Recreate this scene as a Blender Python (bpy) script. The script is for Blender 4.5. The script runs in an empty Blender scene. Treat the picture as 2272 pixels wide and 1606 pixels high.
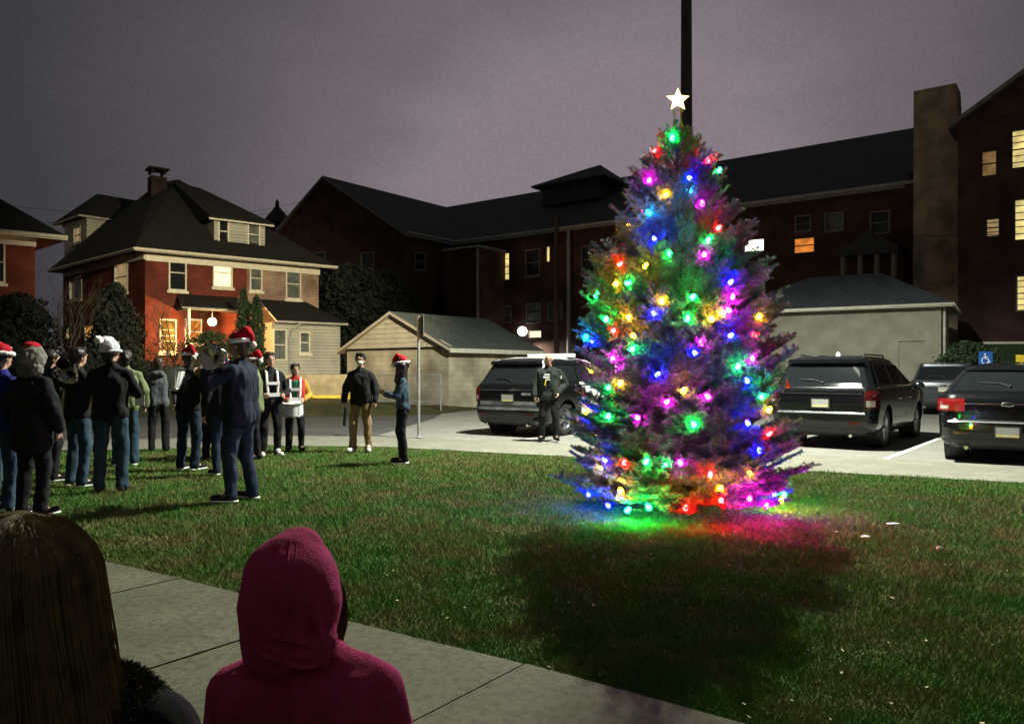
import bpy, bmesh, math, random
import numpy as np
from mathutils import Vector, Matrix, noise
random.seed(7); rng = np.random.default_rng(7)
R = math.radians
sc = bpy.context.scene
col = sc.collection
# ---------------------------------------------------------------- camera
F, CX, HZ, H = 1716.0, 1136.0, 822.0, 1.45
cd = bpy.data.cameras.new('camera'); cam = bpy.data.objects.new('camera', cd); col.objects.link(cam)
cam.location = (0, 0, H); cam.rotation_euler = (R(90), 0, 0)
cd.sensor_width = 36; cd.lens = 36*F/2272; cd.shift_y = (HZ-803)/2272
cd.clip_start = 0.05; cd.clip_end = 2000
sc.camera = cam
# ---------------------------------------------------------------- render look
sc.view_settings.view_transform = 'Standard'; sc.view_settings.look = 'None'
sc.view_settings.exposure = 0.0; sc.view_settings.gamma = 1.0
sc.render.engine = 'CYCLES'
sc.cycles.use_denoising = True
sc.cycles.max_bounces = 5; sc.cycles.diffuse_bounces = 2; sc.cycles.glossy_bounces = 3
sc.cycles.transparent_max_bounces = 6
sc.cycles.sample_clamp_indirect = 4; sc.cycles.caustics_reflective = False; sc.cycles.caustics_refractive = False
# ---------------------------------------------------------------- night sky: clouds lit from below by the town
w = bpy.data.worlds.new('World'); sc.world = w; w.use_nodes = True
nt = w.node_tree; nt.nodes.clear()
def N(t, typ, **kw):
    n = t.nodes.new(typ)
    for k, v in kw.items():
        if k in n.inputs: n.inputs[k].default_value = v
        else: setattr(n, k, v)
    return n
out = N(nt, 'ShaderNodeOutputWorld'); bg = N(nt, 'ShaderNodeBackground'); bg.inputs['Strength'].default_value = 1.0
tc = N(nt, 'ShaderNodeTexCoord')
dot = N(nt, 'ShaderNodeVectorMath', operation='DOT_PRODUCT')
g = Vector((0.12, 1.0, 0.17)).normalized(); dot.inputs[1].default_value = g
nrmz = N(nt, 'ShaderNodeVectorMath', operation='NORMALIZE')
nt.links.new(tc.outputs['Generated'], nrmz.inputs[0]); nt.links.new(nrmz.outputs[0], dot.inputs[0])
nz = N(nt, 'ShaderNodeTexNoise'); nz.inputs['Scale'].default_value = 2.6; nz.inputs['Detail'].default_value = 5; nz.inputs['Roughness'].default_value = .55
mp = N(nt, 'ShaderNodeMapping'); mp.inputs['Scale'].default_value = (1, 1, 2.6)
nt.links.new(nrmz.outputs[0], mp.inputs[0]); nt.links.new(mp.outputs[0], nz.inputs['Vector'])
ma = N(nt, 'ShaderNodeMath', operation='MULTIPLY_ADD'); ma.inputs[1].default_value = 0.07; 
nt.links.new(nz.outputs['Fac'], ma.inputs[0]); nt.links.new(dot.outputs['Value'], ma.inputs[2])
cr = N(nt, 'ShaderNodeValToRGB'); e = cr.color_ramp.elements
e[0].position = 0.55; e[0].color = (.070, .066, .056, 1)  # sky out of view behind the camera, raised as fill light
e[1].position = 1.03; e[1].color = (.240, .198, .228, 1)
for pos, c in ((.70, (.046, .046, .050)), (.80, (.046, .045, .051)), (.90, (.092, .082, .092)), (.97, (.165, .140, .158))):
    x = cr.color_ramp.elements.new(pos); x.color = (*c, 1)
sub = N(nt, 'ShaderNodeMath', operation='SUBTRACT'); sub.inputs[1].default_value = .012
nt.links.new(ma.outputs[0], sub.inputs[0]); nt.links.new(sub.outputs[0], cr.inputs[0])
# fine mottling of the cloud deck
n2 = N(nt, 'ShaderNodeTexNoise'); n2.inputs['Scale'].default_value = 300; n2.inputs['Detail'].default_value = 2
nt.links.new(nrmz.outputs[0], n2.inputs['Vector'])
mr = N(nt, 'ShaderNodeMapRange'); mr.inputs['From Min'].default_value = .3; mr.inputs['From Max'].default_value = .7
mr.inputs['To Min'].default_value = .93; mr.inputs['To Max'].default_value = 1.07
nt.links.new(n2.outputs['Fac'], mr.inputs['Value'])
vm = N(nt, 'ShaderNodeVectorMath', operation='SCALE'); nt.links.new(cr.outputs['Color'], vm.inputs[0]); nt.links.new(mr.outputs[0], vm.inputs['Scale'])
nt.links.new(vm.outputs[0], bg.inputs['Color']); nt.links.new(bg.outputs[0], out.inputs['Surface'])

def P(px, py, d): return Vector(((px-CX)*d/F, d, H-(py-HZ)*d/F))
def G(px, py, z=0.0):
    d = F*(H-z)/(py-HZ); return Vector(((px-CX)*d/F, d, z))

# ================================================================ materials
M = {}
def mat(name, c=(.5, .5, .5), rough=.7, metal=0.0, var=.25, scale=8, bump=.0, bscale=40, emit=None, es=0, coat=0, sheen=0, c2=None, spec=.5):
    m = bpy.data.materials.new(name); m.use_nodes = True; t = m.node_tree; b = t.nodes['Principled BSDF']
    b.inputs['Roughness'].default_value = rough; b.inputs['Metallic'].default_value = metal
    b.inputs['Specular IOR Level'].default_value = spec
    if coat: b.inputs['Coat Weight'].default_value = coat; b.inputs['Coat Roughness'].default_value = .04
    if sheen: b.inputs['Sheen Weight'].default_value = sheen
    tcn = N(t, 'ShaderNodeTexCoord')
    nn = N(t, 'ShaderNodeTexNoise'); nn.inputs['Scale'].default_value = scale; nn.inputs['Detail'].default_value = 5
    t.links.new(tcn.outputs['Object'], nn.inputs['Vector'])
    r = N(t, 'ShaderNodeValToRGB')
    r.color_ramp.elements[0].position = .3; r.color_ramp.elements[1].position = .7
    a = c2 if c2 else tuple(x*(1-var) for x in c)
    r.color_ramp.elements[0].color = (*a, 1); r.color_ramp.elements[1].color = (*(tuple(min(1, x*(1+var*.6)) for x in c)), 1)
    t.links.new(nn.outputs['Fac'], r.inputs[0]); t.links.new(r.outputs[0], b.inputs['Base Color'])
    if bump:
        bn = N(t, 'ShaderNodeTexNoise'); bn.inputs['Scale'].default_value = bscale; bn.inputs['Detail'].default_value = 6
        t.links.new(tcn.outputs['Object'], bn.inputs['Vector'])
        bb = N(t, 'ShaderNodeBump'); bb.inputs['Strength'].default_value = min(1, bump); bb.inputs['Distance'].default_value = .02
        t.links.new(bn.outputs['Fac'], bb.inputs['Height']); t.links.new(bb.outputs[0], b.inputs['Normal'])
    if emit:
        b.inputs['Emission Color'].default_value = (*emit, 1); b.inputs['Emission Strength'].default_value = es
    M[name] = m; return m
def brick(name, c1, c2, mortar, sx=1.0, rough=.85):
    m = bpy.data.materials.new(name); m.use_nodes = True; t = m.node_tree; b = t.nodes['Principled BSDF']
    b.inputs['Roughness'].default_value = rough; b.inputs['Specular IOR Level'].default_value = .2
    uv = N(t, 'ShaderNodeTexCoord'); br = N(t, 'ShaderNodeTexBrick')
    br.inputs['Scale'].default_value = 1.0; br.inputs['Brick Width'].default_value = .23*sx; br.inputs['Row Height'].default_value = .085*sx
    br.inputs['Mortar Size'].default_value = .007*sx; br.inputs['Color1'].default_value = (*c1, 1); br.inputs['Color2'].default_value = (*c2, 1)
    br.inputs['Mortar'].default_value = (*mortar, 1)
    t.links.new(uv.outputs['UV'], br.inputs['Vector'])
    nn = N(t, 'ShaderNodeTexNoise'); nn.inputs['Scale'].default_value = .9; nn.inputs['Detail'].default_value = 6
    t.links.new(uv.outputs['UV'], nn.inputs['Vector'])
    mr = N(t, 'ShaderNodeMapRange'); mr.inputs['From Min'].default_value = .3; mr.inputs['From Max'].default_value = .7; mr.inputs['To Min'].default_value = .5; mr.inputs['To Max'].default_value = 1.45
    t.links.new(nn.outputs['Fac'], mr.inputs['Value'])
    v = N(t, 'ShaderNodeVectorMath', operation='SCALE'); t.links.new(br.outputs['Color'], v.inputs[0]); t.links.new(mr.outputs[0], v.inputs['Scale'])
    t.links.new(v.outputs[0], b.inputs['Base Color'])
    bb = N(t, 'ShaderNodeBump'); bb.inputs['Strength'].default_value = .5; bb.inputs['Distance'].default_value = .01; bb.invert = True
    t.links.new(br.outputs['Fac'], bb.inputs['Height']); t.links.new(bb.outputs[0], b.inputs['Normal'])
    M[name] = m; return m
def stripes(name, c1, c2, period, rough=.6, axis='V', noise_amt=.2):
    """horizontal boards / shingles by UV, with a shadow-line bump"""
    m = bpy.data.materials.new(name); m.use_nodes = True; t = m.node_tree; b = t.nodes['Principled BSDF']; b.inputs['Roughness'].default_value = rough
    b.inputs['Specular IOR Level'].default_value = .25
    uv = N(t, 'ShaderNodeTexCoord'); br = N(t, 'ShaderNodeTexBrick'); br.inputs['Scale'].default_value = 1
    br.inputs['Brick Width'].default_value = 3.6 if axis == 'V' else .3; br.inputs['Row Height'].default_value = period; br.inputs['Mortar Size'].default_value = period*.06
    br.inputs['Color1'].default_value = (*c1, 1); br.inputs['Color2'].default_value = (*c2, 1); br.inputs['Mortar'].default_value = (*(x*.45 for x in c1), 1)
    t.links.new(uv.outputs['UV'], br.inputs['Vector'])
    nn = N(t, 'ShaderNodeTexNoise'); nn.inputs['Scale'].default_value = 1.3; nn.inputs['Detail'].default_value = 7; t.links.new(uv.outputs['UV'], nn.inputs['Vector'])
    mr = N(t, 'ShaderNodeMapRange'); mr.inputs['From Min'].default_value = .3; mr.inputs['From Max'].default_value = .7; mr.inputs['To Min'].default_value = 1-noise_amt; mr.inputs['To Max'].default_value = 1+noise_amt*.6
    t.links.new(nn.outputs['Fac'], mr.inputs['Value'])
    v = N(t, 'ShaderNodeVectorMath', operation='SCALE'); t.links.new(br.outputs['Color'], v.inputs[0]); t.links.new(mr.outputs[0], v.inputs['Scale']); t.links.new(v.outputs[0], b.inputs['Base Color'])
    bb = N(t, 'ShaderNodeBump'); bb.inputs['Strength'].default_value = .7; bb.inputs['Distance'].default_value = .02; bb.invert = True
    t.links.new(br.outputs['Fac'], bb.inputs['Height']); t.links.new(bb.outputs[0], b.inputs['Normal'])
    M[name] = m; return m
def emitm(name, c, s):
    m = bpy.data.materials.new(name); m.use_nodes = True; t = m.node_tree; t.nodes.clear()
    o = N(t, 'ShaderNodeOutputMaterial'); em = N(t, 'ShaderNodeEmission'); em.inputs[0].default_value = (*c, 1); em.inputs[1].default_value = s
    t.links.new(em.outputs[0], o.inputs[0]); M[name] = m; return m
def lit_window(name, c, s, var=.35):
    m = bpy.data.materials.new(name); m.use_nodes = True; t = m.node_tree; t.nodes.clear()
    o = N(t, 'ShaderNodeOutputMaterial'); em = N(t, 'ShaderNodeEmission'); em.inputs[1].default_value = s
    tcn = N(t, 'ShaderNodeTexCoord'); nn = N(t, 'ShaderNodeTexNoise'); nn.inputs['Scale'].default_value = 2.2; nn.inputs['Detail'].default_value = 2
    t.links.new(tcn.outputs['Object'], nn.inputs['Vector'])
    r = N(t, 'ShaderNodeValToRGB'); r.color_ramp.elements[0].position = .35; r.color_ramp.elements[1].position = .65
    r.color_ramp.elements[0].color = (*(x*(1-var) for x in c), 1); r.color_ramp.elements[1].color = (*c, 1)
    t.links.new(nn.outputs['Fac'], r.inputs[0]); t.links.new(r.outputs[0], em.inputs[0]); t.links.new(em.outputs[0], o.inputs[0]); M[name] = m; return m

def ground_mix(name, ca, cb, cc, s1, s2, rough=.95, island=False, bump=.6, bscale=60):
    """three tones mixed by two world-scale noises (turf, dead patches, soil)"""
    m = bpy.data.materials.new(name); m.use_nodes = True; t = m.node_tree; b = t.nodes['Principled BSDF']; b.inputs['Roughness'].default_value = rough
    b.inputs['Specular IOR Level'].default_value = .15
    geo = N(t, 'ShaderNodeNewGeometry')
    n1 = N(t, 'ShaderNodeTexNoise'); n1.inputs['Scale'].default_value = s1; n1.inputs['Detail'].default_value = 4
    n2 = N(t, 'ShaderNodeTexNoise'); n2.inputs['Scale'].default_value = s2; n2.inputs['Detail'].default_value = 6
    t.links.new(geo.outputs['Position'], n1.inputs['Vector']); t.links.new(geo.outputs['Position'], n2.inputs['Vector'])
    r1 = N(t, 'ShaderNodeMapRange'); r1.inputs['From Min'].default_value = .47; r1.inputs['From Max'].default_value = .63; t.links.new(n1.outputs['Fac'], r1.inputs['Value'])
    r2 = N(t, 'ShaderNodeMapRange'); r2.inputs['From Min'].default_value = .45; r2.inputs['From Max'].default_value = .65; t.links.new(n2.outputs['Fac'], r2.inputs['Value'])
    x1 = N(t, 'ShaderNodeMix', data_type='RGBA'); x1.inputs[6].default_value = (*ca, 1); x1.inputs[7].default_value = (*cb, 1); t.links.new(r1.outputs[0], x1.inputs[0])
    x2 = N(t, 'ShaderNodeMix', data_type='RGBA'); x2.inputs[7].default_value = (*cc, 1); t.links.new(x1.outputs[2], x2.inputs[6]); 
    mu = N(t, 'ShaderNodeMath', operation='MULTIPLY'); mu.inputs[1].default_value = .7; t.links.new(r2.outputs[0], mu.inputs[0]); t.links.new(mu.outputs[0], x2.inputs[0])
    last = x2.outputs[2]
    if island:
        mr = N(t, 'ShaderNodeMapRange'); mr.inputs['To Min'].default_value = .7; mr.inputs['To Max'].default_value = 1.3
        t.links.new(geo.outputs['Random Per Island'], mr.inputs['Value'])
        v = N(t, 'ShaderNodeVectorMath', operation='SCALE'); t.links.new(last, v.inputs[0]); t.links.new(mr.outputs[0], v.inputs['Scale']); last = v.outputs[0]
    t.links.new(last, b.inputs['Base Color'])
    if bump:
        bn = N(t, 'ShaderNodeTexNoise'); bn.inputs['Scale'].default_value = bscale; bn.inputs['Detail'].default_value = 5; t.links.new(geo.outputs['Position'], bn.inputs['Vector'])
        bb = N(t, 'ShaderNodeBump'); bb.inputs['Strength'].default_value = bump; bb.inputs['Distance'].default_value = .02; t.links.new(bn.outputs['Fac'], bb.inputs['Height']); t.links.new(bb.outputs[0], b.inputs['Normal'])
    M[name] = m; return m

ground_mix('turf', (.045, .085, .018), (.07, .08, .024), (.10, .08, .038), .55, 2.2)
ground_mix('blades', (.082, .190, .036), (.130, .180, .048), (.200, .165, .074), .55, 2.2, island=True, bump=0)
ground_mix('bank', (.05, .055, .02), (.10, .075, .035), (.05, .035, .02), 1.2, 5)
ground_mix('far_soil', (.03, .035, .02), (.04, .04, .025), (.03, .025, .018), .2, 1)
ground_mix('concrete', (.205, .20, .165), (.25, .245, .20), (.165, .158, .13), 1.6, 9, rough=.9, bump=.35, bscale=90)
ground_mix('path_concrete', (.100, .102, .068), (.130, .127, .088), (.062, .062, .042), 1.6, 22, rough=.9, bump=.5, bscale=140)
ground_mix('lot', (.23, .228, .205), (.27, .265, .24), (.19, .187, .17), 1.1, 12, rough=.9, bump=.3, bscale=120)
ground_mix('asphalt', (.085, .085, .085), (.11, .11, .108), (.07, .07, .07), .9, 14, rough=.9, bump=.5, bscale=110)
mat('white_line', (.75, .75, .72), .7, var=.3, scale=6)
brick('red_brick', (.115, .023, .016), (.14, .031, .020), (.10, .04, .028))
brick('dull_brick', (.26, .17, .13), (.20, .12, .095), (.40, .34, .28))
brick('dark_brick', (.10, .038, .030), (.085, .032, .026), (.08, .05, .04))
brick('black_brick', (.03, .02, .018), (.025, .017, .015), (.03, .025, .02))  # near-black brick for the house chimney
brick('school_brick', (.070, .034, .027), (.058, .028, .023), (.055, .04, .034))
brick('chimney_brick', (.30, .235, .175), (.26, .205, .15), (.34, .28, .22))
stripes('siding_tan', (.52, .46, .36), (.50, .44, .345), .20)
stripes('siding_white', (.40, .40, .35), (.38, .38, .33), .16)
brick('block', (.42, .37, .27), (.40, .35, .26), (.36, .31, .23), 2.4)
stripes('shingle', (.095, .110, .100), (.08, .092, .085), .16, .9, axis='H')
stripes('shingle_dark', (.018, .019, .018), (.014, .015, .015), .16, .9, axis='H')
stripes('slate', (.052, .062, .076), (.042, .050, .062), .22, .75, axis='H')
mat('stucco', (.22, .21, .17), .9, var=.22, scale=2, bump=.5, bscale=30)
mat('stucco_lit', (.42, .39, .29), .9, var=.15, scale=2, bump=.4, bscale=30)  # paler stucco with lamplight on the side walls coloured in; pebble borrows it
mat('trim', (.62, .60, .50), .55, var=.15, scale=5)
mat('trim_dim', (.16, .16, .15), .6, var=.3, scale=5); mat('trim_old', (.40, .39, .34), .6, var=.3, scale=5)
mat('glass_dark', (.012, .014, .016), .06, var=.1)
mat('curtain_glass', (.11, .13, .12), .15, var=.4, scale=3)
lit_window('pane_cream', (1.0, .80, .42), 1.9, .12)
lit_window('pane_blind', (.80, .55, .26), .42)
lit_window('pane_orange', (1.0, .30, .05), .9, .5)
lit_window('pane_amber', (1.0, .42, .06), 1.2, .7)
lit_window('pane_yellow', (1.0, .80, .30), 1.15, .5)
lit_window('pane_faint', (.36, .22, .08), .7, .5)
emitm('pane_white', (1.0, .93, .80), 3.0)
emitm('porch_globe', (1.0, .62, .22), 45)
emitm('flood_lens', (1.0, .97, .85), 4)
emitm('star_glow', (1.0, .76, .34), 3.0)
mat('pole_metal', (.02, .02, .021), .6, .0, var=.3)
mat('galv', (.42, .43, .43), .45, .6, var=.2)
mat('pole_wood', (.055, .042, .032), .9, var=.4, bump=.6)
mat('sign_back', (.22, .19, .15), .5, .5, var=.2)
mat('sign_blue', (.02, .10, .42), .5); mat('sign_yellow', (.70, .50, .04), .5); mat('white_paint', (.78, .78, .76), .45, var=.08)
mat('pipe_grey', (.30, .30, .31), .5, .3)
mat('stone_wall', (.27, .22, .13), .9, var=.35, scale=3, bump=.7, bscale=12)
mat('bark', (.06, .045, .032), .9, var=.4, bump=.7, bscale=30)
mat('needles', (.105, .175, .150), .6, var=.35, scale=9)
mat('evergreen', (.020, .045, .014), .8, var=.4, scale=6)
mat('evergreen_dark', (.008, .014, .008), .85, var=.4, scale=6)
mat('dry_leaf', (.38, .31, .17), .8, var=.3, scale=20)
mat('dry_twigs', (.10, .06, .03), .85, var=.4, scale=5)
mat('cord_green', (.01, .03, .012), .5)
mat('ornament_pink', (.55, .16, .16), .35); mat('chrome', (.75, .75, .74), .12, 1.0, var=.05)
# clothes
mat('skin', (.46, .27, .19), .5, var=.12, scale=10); mat('eye_dark', (.02, .015, .012), .3); mat('lip', (.34, .13, .11), .5)
def cloth(n, c, rough=.9, sheen=0, bump=.35): mat(n, c, rough, var=.35, scale=5, bump=bump, bscale=14, sheen=sheen, spec=.2)
cloth('black_cloth', (.012, .012, .014)); cloth('navy', (.013, .018, .036)); cloth('denim', (.032, .062, .095)); cloth('dark_denim', (.018, .032, .055))
cloth('khaki', (.24, .17, .085)); cloth('olive', (.17, .20, .10)); cloth('teal_denim', (.045, .09, .12)); cloth('grey_cloth', (.10, .105, .12)); cloth('grey_fur', (.15, .15, .125), bump=1)
cloth('blue_coat', (.012, .02, .16)); cloth('santa_red', (.36, .007, .016)); cloth('white_fluff', (.72, .72, .68), bump=1); cloth('brown_boot', (.06, .045, .025))
cloth('red_vest', (.42, .035, .035)); cloth('yellow_vest', (.50, .28, .04)); cloth('green_band', (.01, .12, .06)); cloth('officer_grey', (.024, .030, .028)); cloth('charcoal_grey', (.04, .045, .045))
mat('plum', (.46, .050, .155), .95, var=.18, scale=60, bump=.45, bscale=230, spec=.1); cloth('knit_white', (.62, .66, .68), bump=.9)
mat('white_gear', (.74, .75, .74), .35, var=.05); mat('black_gear', (.015, .015, .015), .35)
mat('hair_dark', (.018, .012, .009), .45, var=.3, scale=30); mat('hair_brown', (.045, .026, .015), .5, var=.3, scale=30)
mat('hair_blonde', (.16, .108, .045), .6, var=.5, scale=30, spec=.3); mat('dark_fur', (.045, .040, .030), .8, var=.4, scale=40)
mat('yellow_glove', (.55, .42, .03), .7); mat('brass_silver', (.62, .60, .54), .16, 1.0, var=.1); mat('brass_dark', (.20, .16, .09), .2, 1.0, var=.2); mat('mask_white', (.45, .50, .45), .8); mat('shell', (.86, .86, .84), .4, var=.05)
# cars
mat('paint_black', (.004, .005, .006), .22, .0, var=.1, coat=.6, spec=.25); mat('paint_white', (.78, .78, .77), .25, var=.04, coat=.8); mat('paint_slate', (.05, .06, .075), .25, .3, var=.1, coat=.9)
mat('car_glass', (.010, .013, .015), .04, var=.05, spec=.8); mat('rubber', (.018, .018, .018), .8); mat('plastic_black', (.018, .018, .019), .5)
mat('tail_red', (.075, .003, .003), .12, coat=1); mat('tail_clear', (.55, .50, .48), .12, coat=1); mat('alloy', (.35, .36, .37), .3, .9)
mat('plate', (.42, .42, .40), .5, var=.3, scale=60); mat('plate_yellow', (.75, .68, .30), .5); mat('reflect_grey', (.32, .33, .35), .3, .4, var=.8, scale=3.2)
mat('tail_lit', (.10, .004, .004), .15, coat=1, emit=(1, .03, .03), es=.25)

# ================================================================ mesh helper
W = {}
I4 = Matrix.Identity(4)
class MB:
    def __init__(s): s.v = []; s.f = []; s.m = []; s.uv = []; s.smooth = []
    def add(s, vs, fs, mi=0, uvs=None, smooth=False):
        b = len(s.v); s.v += [tuple(x) for x in vs]
        for i, f in enumerate(fs):
            s.f.append(tuple(b+k for k in f)); s.m.append(mi); s.smooth.append(smooth)
            s.uv.append(uvs[i] if uvs else [(0, 0)]*len(f))
    def quad(s, a, b, c, d, mi=0):
        a, b, c, d = map(Vector, (a, b, c, d)); u = (b-a).length; v = (d-a).length
        s.add([a, b, c, d], [(0, 1, 2, 3)], mi, [[(0, 0), (u, 0), (u, v), (0, v)]])
    def poly(s, pts, mi=0):
        """planar polygon with metric uv"""
        pts = [Vector(p) for p in pts]; o = pts[0]; ex = (pts[1]-o).normalized(); n = ex.cross(pts[-1]-o)
        if n.length < 1e-9: n = Vector((0, 0, 1))
        ey = n.normalized().cross(ex)
        s.add(pts, [tuple(range(len(pts)))], mi, [[((p-o).dot(ex), (p-o).dot(ey)) for p in pts]])
    def obox(s, o, ex, ey, ez, mi=0):
        o, ex, ey, ez = map(Vector, (o, ex, ey, ez))
        p = [o, o+ex, o+ex+ey, o+ey, o+ez, o+ex+ez, o+ex+ey+ez, o+ey+ez]
        for f in ((0, 3, 2, 1), (4, 5, 6, 7), (0, 1, 5, 4), (1, 2, 6, 5), (2, 3, 7, 6), (3, 0, 4, 7)):
            s.quad(*[p[i] for i in f], mi=mi)
    def box(s, c, size, mi=0, rz=0):
        c = Vector(c); r = Matrix.Rotation(rz, 3, 'Z'); ex, ey, ez = r@Vector((size[0], 0, 0)), r@Vector((0, size[1], 0)), Vector((0, 0, size[2]))
        s.obox(c-ex/2-ey/2-ez/2, ex, ey, ez, mi)
    def tube(s, pts, rad, n=8, mi=0, cap=True, weld=False):
        pts = [Vector(p) for p in pts]; k = len(pts)
        rad = [rad]*k if not hasattr(rad, '__len__') else rad
        vs = []; fs = []; prev = None
        for i, p in enumerate(pts):
            t = (pts[min(i+1, k-1)]-pts[max(i-1, 0)])
            t = t.normalized() if t.length > 1e-9 else Vector((0, 0, 1))
            if prev is None:
                a = Vector((0, 0, 1)) if abs(t.z) < .9 else Vector((1, 0, 0)); x = t.cross(a).normalized()
            else: x = (prev - t*prev.dot(t)); x = x.normalized() if x.length > 1e-6 else t.orthogonal().normalized()
            prev = x; y = t.cross(x)
            for j in range(n):
                a = 2*math.pi*j/n; vs.append(p+(x*math.cos(a)+y*math.sin(a))*rad[i])
        for i in range(k-1):
            for j in range(n): fs.append((i*n+j, i*n+(j+1) % n, (i+1)*n+(j+1) % n, (i+1)*n+j))
        if cap and weld: fs.append(tuple(range(n-1, -1, -1))); fs.append(tuple((k-1)*n+j for j in range(n)))
        s.add(vs, fs, mi, smooth=True)
        if cap and not weld: s.add(vs[:n], [tuple(range(n-1, -1, -1))], mi); s.add(vs[-n:], [tuple(range(n))], mi)
    def lathe(s, prof, n=16, mat4=None, mi=0):
        mat4 = mat4 or I4; vs = []; fs = []; k = len(prof)
        for r, z in prof:
            for j in range(n):
                a = 2*math.pi*j/n; vs.append(mat4@Vector((r*math.cos(a), r*math.sin(a), z)))
        for i in range(k-1):
            for j in range(n): fs.append((i*n+j, i*n+(j+1) % n, (i+1)*n+(j+1) % n, (i+1)*n+j))
        s.add(vs, fs, mi, smooth=True)
    def ball(s, c, r, nu=12, nv=8, mi=0, mat3=None):
        c = Vector(c); r = (r, r, r) if not hasattr(r, '__len__') else r; vs = []; fs = []; mat3 = mat3 or Matrix.Identity(3)
        vs.append(c+mat3@Vector((0, 0, r[2])))
        for i in range(1, nv):
            t = math.pi*i/nv
            for j in range(nu):
                a = 2*math.pi*j/nu; vs.append(c+mat3@Vector((r[0]*math.sin(t)*math.cos(a), r[1]*math.sin(t)*math.sin(a), r[2]*math.cos(t))))
        vs.append(c-mat3@Vector((0, 0, r[2]))); last = len(vs)-1
        for j in range(nu): fs.append((0, 1+j, 1+(j+1) % nu))
        for i in range(nv-2):
            for j in range(nu): fs.append((1+i*nu+j, 1+(i+1)*nu+j, 1+(i+1)*nu+(j+1) % nu, 1+i*nu+(j+1) % nu))
        for j in range(nu): fs.append((last, last-nu+(j+1) % nu, last-nu+j))
        s.add(vs, fs, mi, smooth=True)
    def cap(s, a, b, ra, rb=None, n=12, mi=0):
        """tapered capsule with round ends"""
        a = Vector(a); b = Vector(b); rb = ra if rb is None else rb; d = (b-a)
        if d.length < 1e-6: return s.ball(a, max(ra, rb), n, 8, mi)
        t = d.normalized(); pts = []; rr = []
        for q in (1.0, .92, .7, .38): pts.append(a-t*ra*q); rr.append(ra*max(.05, math.sqrt(1-q*q)))
        pts.append(a); rr.append(ra); pts.append(b); rr.append(rb)
        for q in (.38, .7, .92, 1.0): pts.append(b+t*rb*q); rr.append(rb*max(.05, math.sqrt(1-q*q)))
        s.tube(pts, rr, n, mi, weld=True)
    def prism(s, pts, depth_vec, mi=0):
        n = len(pts); a = [Vector(p) for p in pts]; b = [p+Vector(depth_vec) for p in a]
        s.poly(a, mi); s.poly(b[::-1], mi)
        for i in range(n): j = (i+1) % n; s.quad(a[j], a[i], b[i], b[j], mi)
    def mesh(s, name, mats):
        me = bpy.data.meshes.new(name); me.from_pydata(s.v, [], s.f)
        for m in (mats if isinstance(mats, (list, tuple)) else [mats]): me.materials.append(M[m])
        me.polygons.foreach_set('material_index', s.m); me.polygons.foreach_set('use_smooth', s.smooth)
        u = me.uv_layers.new(name='UVMap'); flat = [c for f in s.uv for p in f for c in p]; u.data.foreach_set('uv', flat)
        me.update(); return me
    def build(s, name, mats, parent=None, local=False, bevel=0):
        if parent is None and not local:
            a = np.array(s.v); off = Vector((float(a[:, 0].mean()), float(a[:, 1].mean()), float(a[:, 2].min())))
            s.v = [tuple(Vector(p)-off) for p in s.v]
        o = link(name, s.mesh(name, mats), parent, local)
        if parent is None and not local: o.location = off; W[o.name] = Matrix.Translation(off)
        if bevel:
            b = o.modifiers.new('bevel', 'BEVEL'); b.width = bevel; b.segments = 2; b.limit_method = 'ANGLE'
        return o
def link(name, me, parent=None, local=False):
    o = bpy.data.objects.new(name, me); col.objects.link(o)
    if parent is not None:
        o.parent = parent
        if local: W[o.name] = W[parent.name]
        else: o.matrix_parent_inverse = W[parent.name].inverted(); W[o.name] = I4
    else: W[o.name] = I4
    return o
def tag(o, label=None, cat=None, group=None, kind=None):
    if label: o['label'] = label
    if cat: o['category'] = cat
    if group: o['group'] = group
    if kind: o['kind'] = kind
    return o
def thing(name, loc, label, cat, group=None, rz=0):
    o = bpy.data.objects.new(name, None); col.objects.link(o); o.location = loc; o.rotation_euler = (0, 0, rz); o.empty_display_size = .3
    W[o.name] = Matrix.Translation(Vector(loc)) @ Matrix.Rotation(rz, 4, 'Z')
    return tag(o, label, cat, group)
def npmesh(name, verts, nper, mats, parent=None, kindface=None):
    """verts (n*nper,3): n separate faces of nper corners"""
    n = len(verts)//nper; me = bpy.data.meshes.new(name)
    me.vertices.add(len(verts)); me.vertices.foreach_set('co', verts.astype(np.float32).ravel())
    me.loops.add(len(verts)); me.loops.foreach_set('vertex_index', np.arange(len(verts), dtype=np.int32))
    me.polygons.add(n); me.polygons.foreach_set('loop_start', np.arange(0, len(verts), nper, dtype=np.int32))
    me.update(calc_edges=True); me.materials.append(M[mats]); me.validate()
    return link(name, me, parent)

# ---------------------------------------------------------------- lamp post behind the tree: the light of the whole lot
LP = Vector((2.83, 12.55, 0))
def lamp_data(name, typ, loc, energy, color, **kw):
    l = bpy.data.lights.new(name, typ); l.energy = energy; l.color = color
    for k, v in kw.items(): setattr(l, k, v)
    o = bpy.data.objects.new(name, l); col.objects.link(o); o.location = loc; return o
def aim(o, target): o.rotation_euler = (Vector(target)-o.location).to_track_quat('-Z', 'Y').to_euler()
la = lamp_data('area_lamp_glow', 'SPOT', (3.12, 13.8, 9.2), 14500, (.97, 1.0, .84), spot_size=R(170), spot_blend=.28, shadow_soft_size=.05); aim(la, (2.85, 13.6, 0))
lb = lamp_data('street_flood_glow', 'SPOT', (2.62, 13.8, 9.2), 34000, (1.0, .84, .52), spot_size=R(42), spot_blend=.8, shadow_soft_size=.05); aim(lb, (-11.5, 35, 4.5))
post = thing('lamp_post', LP, 'tall dark lamp post rising behind the star of the lit tree', 'lamp post')
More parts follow.
